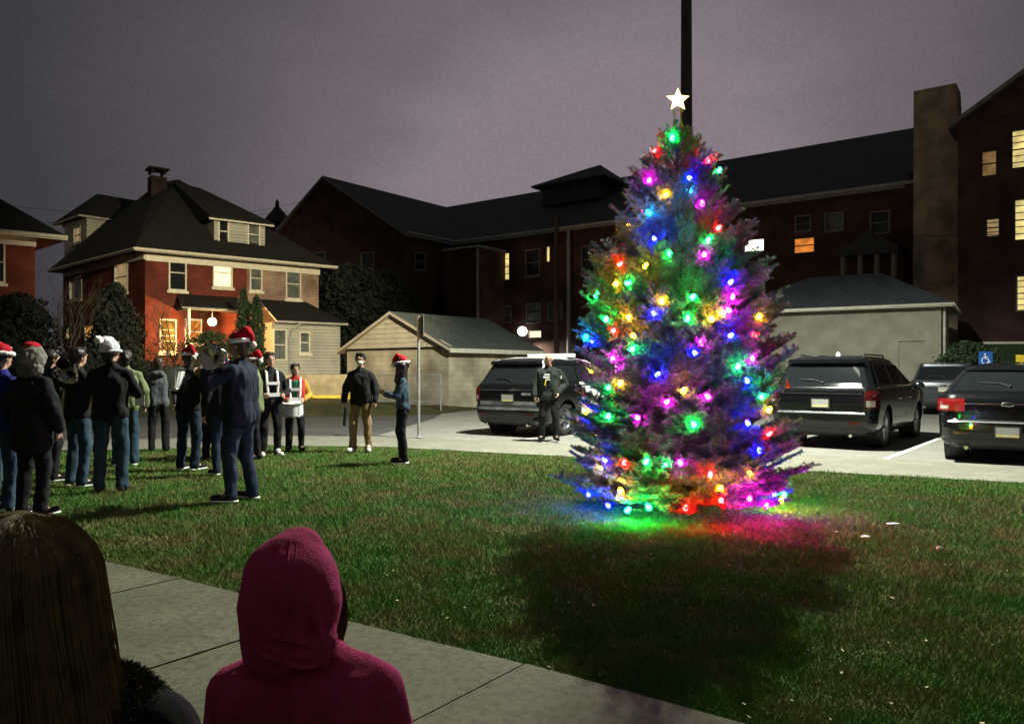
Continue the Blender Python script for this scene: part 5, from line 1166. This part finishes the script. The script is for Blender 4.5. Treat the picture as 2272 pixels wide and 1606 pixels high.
    for sd in (0, 1):
        b.cap(J(sd, 'sh'), J(sd, 'elbow'), (.064+pf*.8)*s, (.056+pf)*s); b.cap(J(sd, 'elbow'), J(sd, 'wrist').lerp(J(sd, 'elbow'), .06), (.060+pf)*s, (.044+pf*.6)*s)
    if hood: b.cap(S(-.06, .075-lean*.6, 1.47), S(.06, .075-lean*.6, 1.47), .065*s)
    # flat hem
    jk = remesh(b, vox, 'jacket', [top, top2] if top2 else top, t, 2, .020*s, 8, paint=(lambda c: 1 if abs(c.x) > .19*s else 0) if top2 else None)
    if shirt:
        b = MB(); b.cap(S(-.015, -lean*.5-.078-pf, 1.38), S(-.01, -.085-pf, 1.10), .055*s, .050*s, 12); b.cap(S(.02, -lean*.5-.078-pf, 1.38), S(.01, -.085-pf, 1.10), .055*s, .050*s, 12); remesh(b, .012, 'shirt', shirt, t, 1)
    if vest:
        b = MB()
        for sx in (-1, 1): b.cap(S(sx*.080*wd, -lean*.5, 1.35), S(sx*.075*wd, 0, coat_len+.10), (.136+pf)*s*wd, (.138+pf)*s*wd, 14)
        remesh(b, .013, 'vest', vest, t, 2, .010, 8)
    # --- hair
    if hair:
        b = MB(); b.ball(hp(0, .020, .050), (.100*s, .108*s, .098*s), 16, 10); b.cap(hp(0, .045, .02), hp(0, .045, -.055), .088*s, .066*s); b.cap(hp(-.045, -.045, .112), hp(.045, -.045, .112), .032*s)
        if hair_long:
            b.ball(hp(0, .01, .03), (.115*s, .125*s, .115*s), 16, 10)
            for sx in (-1, 0, 1): b.cap(hp(sx*.072, .01, 0), hp(sx*.095, .02, -.22), .070*s, .075*s); b.cap(hp(sx*.095, .02, -.22), hp(sx*.10, .04, -.46), .075*s, .042*s)
            for sx in (-1, 1): b.cap(hp(sx*.082, -.05, .02), hp(sx*.10, -.07, -.26), .040*s, .045*s)
        hr = remesh(b, .010, 'hair', hair, t, 1, .012 if hair_long else .009, 24)
    if mask:
        b = MB(); b.ball(hp(0, -.055, -.040), (.062*s, .062*s, .050*s), 16, 10); b.cap(hp(-.078, .0, -.02), hp(-.03, -.085, -.03), .008*s, .012*s, 6); b.cap(hp(.078, .0, -.02), hp(.03, -.085, -.03), .008*s, .012*s, 6); remesh(b, .009, 'face_mask', 'mask_white', t, 1)
    # --- hats
    if hat and hat.startswith('santa'):
        sd = {'santa_r': 1, 'santa_l': -1, 'santa': 1, 'santa_b': 0, 'santa_f': 0}[hat]; fb_s = -1 if hat == 'santa_f' else 1
        b = MB(); b.ball(hp(0, .01, .085), (.098*s, .108*s, .085*s), 18, 10); side = V((sd, .5 if sd else fb_s, 0)).normalized()
        p0 = hp(0, .01, .15); p1 = p0+side*.075*s+V((0, 0, .015*s)); p2 = p0+side*.135*s+V((0, 0, -.045*s)); p3 = p0+side*.150*s+V((0, 0, -.115*s))
        b.cap(p0-V((0, 0, .05*s)), p1, .074*s, .052*s); b.cap(p1, p2, .052*s, .034*s); b.cap(p2, p3, .034*s, .018*s); ht = remesh(b, .010, 'santa_hat', 'santa_red', t, 2, .006, 14)
        b = MB(); rm = lookm.to_4x4(); b.tube([hp(.100*math.cos(k*math.pi/10), .010+.112*math.sin(k*math.pi/10), .058+.010*math.sin(k*math.pi/10)) for k in range(21)], .026*s, 10); remesh(b, .010, 'fur_brim', 'white_fluff', ht, 1, .006, 40)
        b = MB(); b.ball(p3-V((0, 0, .02)), .040*s, 14, 10); b.build('pompom', 'white_fluff', ht, True)
    if hat == 'beanie':
        b = MB(); b.ball(hp(0, .02, .065), (.106*s, .122*s, .105*s), 18, 12); b.cap(hp(0, .03, .12), hp(0, .085, .135), .075*s, .06*s); ht = remesh(b, .010, 'beanie', 'knit_white', t, 2, .006, 22)
        b = MB(); b.tube([hp(.102*math.cos(k*math.pi/10), .012+.116*math.sin(k*math.pi/10), .022) for k in range(21)], .020*s, 10); b.build('beanie_cuff', 'knit_white', ht, True)
        b = MB(); b.ball(hp(0, .165, .145), .052*s, 14, 10); remesh(b, .012, 'pompom', 'white_fluff', ht, 0, .010, 40)
    if hat == 'cap':
        b = MB(); b.ball(hp(0, .015, .075), (.096*s, .106*s, .078*s), 16, 10); remesh(b, .011, 'beanie', 'black_cloth', t, 1)
    if hat == 'furhood':
        b = MB(); b.ball(hp(0, .03, .03), (.135*s, .145*s, .150*s), 18, 12); b.cap(hp(-.06, .05, -.10), hp(.06, .05, -.10), .085*s); hh = remesh(b, .014, 'hood', 'grey_fur', t, 1, .016, 30)
        b = MB(); b.ball(hp(0, .03, .150), (.085*s, .095*s, .050*s), 14, 8); b.build('santa_hat', 'santa_red', t, True)
    t['_s'] = s; del t['_s']
    return t, J, s
def worldpt(t, v): return W[t.name] @ V(v)
bandg = 'band players gathered on the lawn'
# leftmost, half in the frame
person(G(2, 1135), 1.68, 160, 'person in a bright blue coat and santa hat cut by the photo edge', 'blue_coat', 'denim', 'white_gear', ('hold', 'down'), 'santa_r', group=bandg)
person(G(72, 1143), 1.66, 165, 'person in a long black coat with a grey fur hood and a red hat tip', 'black_cloth', 'black_cloth', 'black_cloth', ('down', 'down'), 'furhood', hair=None, group=bandg, puff=.02, coat_len=.70, width=1.08, sole='shell')
person(G(112, 1066), 1.70, 140, 'person in black with white soled sneakers between the fur hood and the jeans', 'black_cloth', 'black_cloth', 'black_cloth', ('horn', 'horn'), None, group=bandg, sole='shell')
pH1, JH1, _ = person(G(172, 1078), 1.72, 150, 'person in a black jacket and blue jeans playing a silver horn', 'black_cloth', 'denim', 'black_cloth', ('horn', 'horn'), None, group=bandg, sole='shell')
person(G(246, 1090), 1.78, -165, 'person in a white knit bobble hat, black jacket, jeans and brown boots', 'black_cloth', 'denim', 'brown_boot', ('hold', 'hold'), 'beanie', group=bandg, width=1.05, boots=0, look=-40)
person(G(278, 1032), 1.74, -150, 'person in an olive jacket with black harness holding a white card', 'olive', 'denim', 'black_cloth', ('down', 'wide'), None, hair='hair_dark', group=bandg, sole='shell', puff=.01)
person(G(352, 1000), 1.66, 200, 'person in a grey hooded top standing behind the santa hat drummer', 'grey_cloth', 'black_cloth', 'black_cloth', ('down', 'down'), None, group=bandg, hood=True, hair='hair_brown')
person(G(418, 1042), 1.74, 165, 'person in black with a santa hat beside the white crest shaped drum shell', 'black_cloth', 'dark_denim', 'black_cloth', ('hold', 'hold'), 'santa_l', group=bandg, sole='shell', look=20)
person(G(474, 1018), 1.70, -170, 'person in dark clothes mostly hidden behind the brass horns', 'black_cloth', 'black_cloth', 'black_cloth', ('horn', 'horn'), 'cap', group=bandg)
pF, JF, _ = person(G(533, 1110), 1.84, -100, 'tall person in a navy jacket and jeans with a big drooping santa hat', 'navy', 'dark_denim', 'black_cloth', ('hornfar', 'horn'), 'santa_b', hair='hair_brown', group=bandg, width=1.12, sole='shell', puff=.02, coat_len=.82, stance=(.12, .12, .05))
person(G(497, 1052), 1.60, -140, 'person in dark jeans standing just behind the tall santa hat player', 'black_cloth', 'dark_denim', 'black_cloth', ('down', 'down'), None, hair='hair_brown', group=bandg, sole='shell')
person(G(566, 1018), 1.70, -60, 'person in an olive green coat and red santa hat behind the navy jacket', 'olive', 'black_cloth', 'black_cloth', ('hold', 'hold'), 'santa_r', group=bandg, coat_len=.78)
pD2, _, _ = person(G(600, 1012), 1.74, 30, 'person in a black top with white drum harness and white boots', 'black_cloth', 'black_cloth', 'shell', ('drum', 'drum'), None, group=bandg, hair='hair_brown')
pD1, _, _ = person(G(655, 1000), 1.56, 15, 'drummer in a red, yellow and green top playing a silver snare drum', 'red_vest', 'black_cloth', 'black_cloth', ('drum', 'drum'), None, hair='hair_brown', group=bandg, shirt='green_band', look=20, top2='yellow_vest')
person(G(800, 1002), 1.74, 0, 'person in a white face mask, open black jacket and tan trousers', 'black_cloth', 'khaki', 'shell', ('down', 'down'), None, hair='hair_dark', mask=True, puff=.012, stance=(.13, .13, 0), width=.97)
person(G(893, 1027), 1.63, -78, 'person with very long dark hair, santa hat and teal denim jacket', 'teal_denim', 'black_cloth', 'black_cloth', ('phone', 'phone'), 'santa_f', hair='hair_dark', hair_long=True, sole='shell', width=.92, coat_len=.86)
person(G(1218, 977), 1.79, -5, 'officer in a grey open jacket over a black vest standing by the police car', 'officer_grey', 'black_cloth', 'black_cloth', ('down', 'pocket'), None, hair=None, shirt='black_cloth', puff=.02, stance=(.14, .14, .03), width=1.08)
# ---- worn and printed details on people
def part(t, b, name, m): return b.build(name, m, t, True)
# officer: patches on the vest, light shoulder patch
off = [o for o in col.objects if o.name.startswith('person') and str(o.get('label', '')).startswith('officer')][0]
b = MB(); so = 1.79/1.75
for x, z, w_2, h_2 in ((-.03, 1.335, .11, .03), (-.045, 1.285, .13, .035), (-.02, 1.235, .10, .022)): b.box((x*so, -.172, z*so), (w_2, .008, h_2))
part(off, b, 'vest_patch', 'white_gear')
b = MB(); b.tube([(-.06, -.178, 1.25), (-.075, -.182, 1.14)], .016, 6); part(off, b, 'lanyard', 'yellow_glove')
b = MB(); b.box((.255, -.02, 1.31), (.02, .06, .07)); part(off, b, 'shoulder_patch', 'white_gear')
# white harness of the drummer in black
def harness(t, s, broad=.10):
    b = MB()
    for sx in (-1, 1): b.tube([(sx*broad*s, .10*s, 1.38*s), (sx*broad*s, .02*s, 1.475*s), (sx*broad*s, -.10*s, 1.42*s), (sx*broad*s, -.165*s, 1.22*s), (sx*broad*.85*s, -.175*s, 1.04*s)], .022, 8)
    b.obox((-.12*s, -.20*s, 1.02*s), (.24*s, 0, 0), (0, .03, 0), (0, 0, .06)); b.obox((-.11*s, -.195*s, 1.22*s), (.22*s, 0, 0), (0, .02, 0), (0, 0, .05)); return b.build('harness', 'white_gear', t, True, bevel=.004)
harness(pD1, 1.56/1.75); harness(pD2, 1.74/1.75, .09)
# drums
def snare(loc, r_, hgt, label, tilt=0, rz=0, shell='chrome', taper=1.0):
    t = thing('snare_drum', loc, label, 'drum', 'drums carried by the band'); m4 = Matrix.Translation(Vector(loc)) @ Matrix.Rotation(rz, 4, 'Z') @ Matrix.Rotation(tilt, 4, 'X')
    b = MB(); b.lathe([(r_*taper, 0), (r_*taper, .02), (r_, hgt-.02), (r_, hgt)], 28, m4); b.build('shell', shell, t)
    for z_, k in ((.01, taper), (hgt-.01, 1.0)): b = MB(); b.tube([m4@Vector(((r_*k+.008)*math.cos(a_*math.pi/14), (r_*k+.008)*math.sin(a_*math.pi/14), z_)) for a_ in range(29)], .013, 8); b.build('hoop', 'chrome', t)
    for z_, k in ((0, taper), (hgt, 1.0)): b = MB(); b.lathe([(0, z_), (r_*k, z_)], 28, m4); b.build('drumhead', 'shell', t)
    b = MB()
    for a_ in range(10): c_ = math.cos(a_*math.pi/5); s_2 = math.sin(a_*math.pi/5); b.tube([m4@Vector(((r_*taper+.016)*c_, (r_*taper+.016)*s_2, .02)), m4@Vector(((r_+.016)*c_, (r_+.016)*s_2, hgt-.02))], .005, 5)
    b.build('tension_rods', 'chrome', t); return t
snare(P(650, 922, 13.72), .175, .24, 'silver snare drum carried by the drummer in red and yellow', tilt=R(8), shell='white_gear')
snare(P(387, 866, 11.12), .13, .32, 'white tapered drum shell with chrome rim beside the black clad santa hat', tilt=R(-10), shell='white_gear', taper=.38)
for o_, (hx_, hy_) in ((pD1, (.17, -.24)), (pD1, (-.17, -.24))):
    a_ = worldpt(o_, (hx_*.9, hy_*.9-.02, .94)); c_ = worldpt(o_, (hx_*.2, -.50, .90)); b = MB(); b.tube([a_, c_], [.009, .005], 6); tag(b.build('drumstick', 'trim'), 'pale drumstick in a hand over the silver snare drum' if hx_ > 0 else 'second pale drumstick over the silver snare drum', 'drumstick', 'drumsticks at the silver snare drum')
def horn(mouth, bell, r_, label, m1='brass_silver', m2='brass_dark'):
    mouth, bell = Vector(mouth), Vector(bell); t = thing('horn', mouth, label, 'brass horn', 'brass horns of the band'); ax = (bell-mouth).normalized(); L = (bell-mouth).length; dn = Vector((0, 0, -1)); dn = (dn-ax*dn.dot(ax)).normalized(); sdv_ = ax.cross(dn)
    q = ax.to_track_quat('Z', 'Y').to_matrix().to_4x4(); m4 = Matrix.Translation(bell) @ q
    b = MB(); prof_ = [(.014, -L*.62), (.018, -L*.45), (.026, -L*.30), (.042, -L*.17), (.070, -L*.07), (r_*.82, -.015), (r_, 0), (r_+.004, .003), (r_*.80, -.018), (.065, -L*.075), (.035, -L*.18)]; b.lathe(prof_, 28, m4); b.build('bell', m1, t)
    b = MB(); b.tube([mouth, mouth+ax*L*.7, mouth+ax*L*.82+dn*.03, mouth+ax*L*.82+dn*.10, mouth+ax*L*.66+dn*.135, mouth+ax*L*.22+dn*.135, mouth+ax*L*.10+dn*.09, mouth+ax*L*.14+dn*.03, mouth+ax*L*.38+dn*.0], .011, 8)
    b.tube([mouth+ax*L*.30+dn*.05+sdv_*.03, mouth+ax*L*.62+dn*.05+sdv_*.03, mouth+ax*L*.66+dn*.09+sdv_*.03, mouth+ax*L*.60+dn*.12+sdv_*.03, mouth+ax*L*.30+dn*.12+sdv_*.03], .009, 8); b.build('tubing', m2, t)
    for k in range(3): p = mouth+ax*L*(.38+.08*k)+sdv_*.02; b = MB(); b.tube([p-dn*.06, p+dn*.12], .014, 10); b.tube([p-dn*.085, p-dn*.06], .004, 6); b.lathe([(0, 0), (.011, 0), (.011, .006), (0, .006)], 8, Matrix.Translation(p-dn*.09)); b.build('valve', m1, t)
    b = MB(); b.tube([mouth-ax*.05, mouth-ax*.035, mouth], [.013, .008, .006], 10); b.build('mouthpiece', m1, t); return t
horn(P(524, 806, 8.62), P(468, 792, 8.25), .145, 'largest silver horn with its bell raised before the tall santa hat player')
horn(P(500, 822, 8.75), P(452, 838, 8.5), .085, 'lower brass horn tucked beneath the largest silver bell', 'brass_dark', 'brass_dark')
horn(P(172, 818, 9.55), P(152, 835, 9.25), .085, 'silver horn with bright glint held by the player in blue jeans')
horn(P(462, 806, 10.8), P(492, 790, 10.6), .10, 'horn played by the person in the dark cap')
horn(P(122, 812, 10.3), P(140, 808, 9.95), .08, 'dark horn raised beside the grey fur hood', 'brass_dark', 'brass_dark')
# lyre with music card
c = P(310, 888, 11.55); t = thing('music_card', c, 'white music card on a black lyre stick beside the olive jacket', 'card'); b = MB(); b.box(c, (.135, .006, .155), rz=.1); b.build('card', 'shell', t)
b = MB(); b.tube([c+Vector((.06, .01, .085)), c+Vector((-.18, .02, .075))], .006, 6); b.build('stick', 'black_gear', t)
b = MB(); b.cap(P(768, 905, 14.05), P(764, 942, 14.0), .035, .028); tag(b.build('folded_cap', 'black_cloth'), 'dark folded cap hanging from the hand of the masked person', 'cap')

# ================================================================ the two spectators close to the camera
def strands(name, parent, roots, m, wid=.0016, local=False):
    """hair or fur: each strand a narrow ribbon following its points"""
    vs = []; fs = []
    for pts in roots:
        k = len(pts); b0 = len(vs)
        for i, p in enumerate(pts):
            tdir = (pts[min(i+1, k-1)]-pts[max(i-1, 0)]).normalized(); view = Vector((-p.x, -p.y, H-p.z)).normalized(); sd = tdir.cross(view+Vector((random.uniform(-.6, .6), random.uniform(-.6, .6), random.uniform(-.3, .3)))).normalized()*wid*(1-.75*i/(k-1)); vs += [p-sd, p+sd]
        for i in range(k-1): fs.append((b0+2*i, b0+2*i+1, b0+2*i+3, b0+2*i+2))
    b = MB(); b.add(vs, fs, smooth=True); return b.build(name, m, parent)
def small_body(t, x, y, z_sh, hw_, cl, legs, skin=True, flare=1.0):
    """child body standing on the path: body mesh with head, arms and legs, then its top and trousers"""
    b = MB(); hz_ = z_sh+(.085 if z_sh < .95 else .13)
    b.ball((x, y, hz_), (.072, .088, .098), 16, 12); b.cap((x, y-.0, z_sh-.06), (x, y, hz_-.03), .042); b.ball((x, y+.088, hz_-.012), (.014, .02, .016), 8, 6)
    for sx in (-1, 1): b.ball((x+sx*.072, y, hz_), (.01, .018, .028), 8, 6)
    for sx in (-1, 0, 1): b.cap((x+sx*.05, y, z_sh-.09), (x+sx*.045, y, z_sh-.34), .065, .06)
    for sx in (-1, 1):
        sh = V((x+sx*(hw_-.075), y+.01, z_sh-.14)); el = V((x+sx*(hw_-.02), y+.04, z_sh-.29)); wr = V((x+sx*(hw_-.05), y+.13, z_sh-.43)); b.cap(sh, el, .030, .028); b.cap(el, wr, .03, .02)
        for k in range(4): b.cap(wr+V((0, .03, .015-.012*k)), wr+V((-sx*.02, .075, .008-.012*k)), .009, .007, 8)
        b.cap(wr, wr+V((0, .035, 0)), .022); b.cap(wr+V((-sx*.01, .01, .015)), wr+V((-sx*.025, .04, .028)), .008, .007, 8)
        b.cap((x+sx*.055, y, z_sh-.36), (x+sx*.065, y, z_sh-.60), .058, .042); b.cap((x+sx*.065, y, z_sh-.60), (x+sx*.068, y-.01, .07), .042, .03); b.cap((x+sx*.068, y-.01, .06), (x+sx*.075, y+.10, .035), .032, .026)
    o = remesh_w(b, .008, 'body', 'skin', t)
    b = MB()
    for sx in (-1, 1): b.cap((x+sx*.045, y, z_sh-.36), (x+sx*.06, y, z_sh-.60), .082, .062, 14); b.cap((x+sx*.06, y, z_sh-.60), (x+sx*.068, y-.005, .10), .060, .050, 14)
    remesh_w(b, .010, 'trousers', legs, t, .006)
    for sx in (-1, 1): b = MB(); b.cap((x+sx*.068, y-.03, .045), (x+sx*.075, y+.10, .040), .042, .036); b.cap((x+sx*.068, y-.02, .05), (x+sx*.068, y-.015, .09), .042, .045); remesh_w(b, .009, 'shoe', 'black_cloth', t)
    return hz_
def remesh_w(b, vx, name, m, t, wr=0, ws=9, sm=2):
    loc = W[t.name].translation; b.v = [tuple(Vector(p)-loc) for p in b.v]; return remesh(b, vx, name, m, t, sm, wr, ws)
# hooded child
hx0, hy0 = (648-CX)*1.6/F, 1.6
kid = thing('person', (hx0, hy0, 0), 'child seen from behind in a plum pink hooded top with the hood up', 'person')
zs_ = .905; small_body(kid, hx0+.012, hy0+.02, zs_, .19, 'plum', 'dark_denim')
b = MB(); X = hx0+.022
for sx in (-1, -.5, 0, .5, 1): b.cap((X+sx*.085, hy0+.02, zs_-.115-.03*abs(sx)), (X+sx*.085, hy0+.02, zs_-.36), .098, .105, 16)
b.cap((X-.02, hy0+.02, zs_-.045), (X+.148, hy0+.02, zs_-.125), .062, .058, 16); b.cap((X+.0, hy0+.02, zs_-.045), (X-.150, hy0+.02, zs_-.135), .062, .058, 16)
for sx in (-1, 1): b.cap((X+sx*.150, hy0+.02, zs_-.130), (X+sx*.182, hy0+.05, zs_-.29), .060, .052); b.cap((X+sx*.182, hy0+.05, zs_-.29), (X+sx*.150, hy0+.13, zs_-.42), .052, .038)
for (p_, q_) in (((.05, -.085, .83), (.10, -.075, .60)), ((-.06, -.09, .82), (-.04, -.095, .58)), ((.13, -.04, .80), (.17, .0, .62)), ((-.14, -.03, .78), (-.17, .0, .6)), ((0, -.095, .78), (.03, -.10, .5))): b.tube([(X+p_[0], hy0+.02+p_[1], p_[2]), (X+(p_[0]+q_[0])/2+.01, hy0+.018+(p_[1]+q_[1])/2, (p_[2]+q_[2])/2), (X+q_[0], hy0+.02+q_[1], q_[2])], [.004, .010, .006], 8)
jk = remesh_w(b, .0060, 'hoodie', 'plum', kid, .0085, 9)
b = MB()
b.ball((hx0-.004, hy0+.012, 1.005), (.098, .116, .106), 26, 18); b.cap((hx0-.004, hy0+.0, 1.05), (hx0+.004, hy0+.03, 1.062), .066, .060, 18)
b.cap((hx0-.020, hy0-.02, .97), (hx0-.022, hy0-.015, .895), .084, .078, 18); b.cap((hx0+.020, hy0+.0, .98), (hx0+.012, hy0+.0, .895), .082, .074, 18); b.cap((hx0-.036, hy0-.035, .90), (hx0+.046, hy0-.03, .895), .056, .054, 14)
for x0_, x1_, yb_, rr_ in ((.066, .080, -.066, .008), (-.055, -.066, -.080, .007), (.086, .092, -.030, .008)):
    b.tube([(hx0+lerp(x0_*.6, x1_, k/6), hy0+lerp(yb_*.45, yb_, min(1, k/3)), lerp(1.085, .89, k/6)) for k in range(7)], [.004, rr_*.8, rr_, rr_, rr_, rr_, rr_*.8], 8)
for z_, a0_ in ((.935, .2), (.905, .0), (.880, -.3)):
    b.tube([(hx0-.002+.088*math.cos(a_), hy0-.012+.088*math.sin(a_), z_+.018*math.sin(a_*2+a0_)) for a_ in [math.pi*(1.08+.84*k/10) for k in range(11)]], .0055, 8)
hd_ = remesh_w(b, .0048, 'hood', 'plum', kid, .0065, 9, 5)
from mathutils.bvhtree import BVHTree
def surf_line(o, t, ptsxz, name, rad_, m, lift=.0):
    me = o.data; bv = BVHTree.FromPolygons([v.co for v in me.vertices], [tuple(p.vertices) for p in me.polygons]); loc = W[t.name].translation; out_ = []
    for x_, z_ in ptsxz:
        h_ = bv.ray_cast(V((x_, 0, z_))-V((loc.x, 0, 0))+V((0, -1, 0)), V((0, 1, 0)))
        if h_[0] is not None: out_.append(h_[0]+V((0, -lift, 0)))
    if len(out_) > 2: b = MB(); b.tube(out_, rad_, 6); b.build(name, m, o, True)
surf_line(hd_, kid, [(hx0+.004+.012*math.sin(k*.25), 1.108-.011*k) for k in range(20)], 'hood_seam', .0017, 'plum')
surf_line(hd_, kid, [(hx0+.004+.0125+.012*math.sin(k*.25), 1.108-.011*k) for k in range(20)], 'hood_seam', .0011, 'plum')
surf_line(jk, kid, [(X+.165+.004*math.sin(k), .845-.016*k) for k in range(14)], 'sleeve_seam', .0018, 'plum')
surf_line(jk, kid, [(X-.155-.004*math.sin(k), .835-.016*k) for k in range(14)], 'sleeve_seam', .0018, 'plum')
roots = []
for i in range(420):
    u = random.random(); x_ = hx0+.082+random.gauss(0, .005); y_ = hy0+.06+random.uniform(-.03, .03); z1_ = 1.02-random.uniform(0, .05); z2_ = .88-random.uniform(-.04, .03)
    roots.append([V((x_-.030*(1-k/5)**2+.012*math.sin(k*.9+u)*.4+.010*math.sin(math.pi*k/5), y_, lerp(z1_, z2_, k/5))) for k in range(6)])
strands('hair', kid, roots, 'hair_brown', .0022)
# child with long fair hair and a dark coat
bx, by = (58-CX)*1.12/F, 1.12
girl = thing('person', (bx, by, 0), 'long haired fair spectator seen from behind in a dark coat with fur trim', 'person')
zg_ = 1.005; small_body(girl, bx, by, zg_-.02, .20, 'black', 'black_cloth')
b = MB()
for sx in (-1, -.5, 0, .5, 1): b.cap((bx+sx*.085, by+.03, zg_-.13-.03*abs(sx)), (bx+sx*.09, by+.03, zg_-.48), .10, .115, 14)
for sx in (-1, 1): b.cap((bx, by+.03, zg_-.06), (bx+sx*.165, by+.04, zg_-.095), .060, .062, 14); b.cap((bx+sx*.170, by+.04, zg_-.105), (bx+sx*.205, by+.07, zg_-.29), .066, .058); b.cap((bx+sx*.205, by+.07, zg_-.29), (bx+sx*.165, by+.14, zg_-.43), .058, .042)
coat = remesh_w(b, .008, 'coat', 'black_cloth', girl, .006, 9)
b = MB(); b.ball((bx, by-.005, 1.155), (.088, .100, .092), 20, 14)
for sx in (-1, -.5, 0, .5, 1): b.cap((bx+sx*.040, by-.01, 1.14), (bx+sx*.075, by-.025, .98), .050, .05); b.cap((bx+sx*.075, by-.025, .98), (bx+sx*.135, by-.035, .72), .05, .045)
hr = remesh_w(b, .008, 'hair', 'hair_blonde', girl, .006, 14)
roots = []
for i in range(9000):
    a_ = random.uniform(-.15, math.pi+.15) if i % 5 else random.uniform(0, 2*math.pi)     # round the back of the head (towards the camera)
    ca, sa = math.cos(a_), -math.sin(a_); t0 = random.uniform(.0, .9); pts = []
    lat = random.uniform(.86, 1.07); ln_ = random.uniform(.75, 1.05); wob = random.uniform(-.5, .5); f1 = random.uniform(.6, 1.3)
    clump = math.sin(a_*23)*.5+math.sin(a_*41+2)*.3
    for k in range(12):
        u = t0*.35+(1-t0*.35)*k/11*ln_
        if u < .28: th = u/.28*math.pi*.5; rr_ = math.sin(th); zz = 1.150+.096*math.cos(th); rx_, ry_ = .094*rr_, .105*rr_
        else: q = (u-.28)/.72; zz = 1.150-q*.55; rx_ = .094+.105*q**1.1; ry_ = .105
        wv_ = (.003+.013*u)*math.sin(u*8*f1+wob*9+ca*5)
        wv_ += clump*.012*u+.010*u*math.sin(u*6+round(a_*9)*1.7)
        pts.append(V((bx+ca*(rx_*lat+wv_), by-.015+sa*(ry_*lat+wv_*.6), zz)))
    roots.append(pts)
strands('hair_strands', hr, roots, 'hair_blonde', .0013)
roots = []
for i in range(9000):                                   # fur trim lying on the shoulder
    q = random.random(); c_ = V((lerp(bx+.09, bx+.215, q), by+.035, zg_-.050-.115*q**2.2)); a_ = random.uniform(0, 2*math.pi); o1 = V((0, math.cos(a_), math.sin(a_))); n_ = (o1+V((.5*q, 0, .2))).normalized(); p0 = c_+o1*.055
    dr_ = (n_*.7+V((random.uniform(-.5, .9), random.uniform(-.5, .5), random.uniform(-.6, .2)))).normalized(); l_ = random.uniform(.007, .016); roots.append([p0-n_*.01, p0+dr_*l_*.5, p0+dr_*l_+V((0, 0, -.003))])
strands('fur_trim', coat, roots, 'dark_fur', .0011)
bpy.data.scenes.remove(tmpsc)
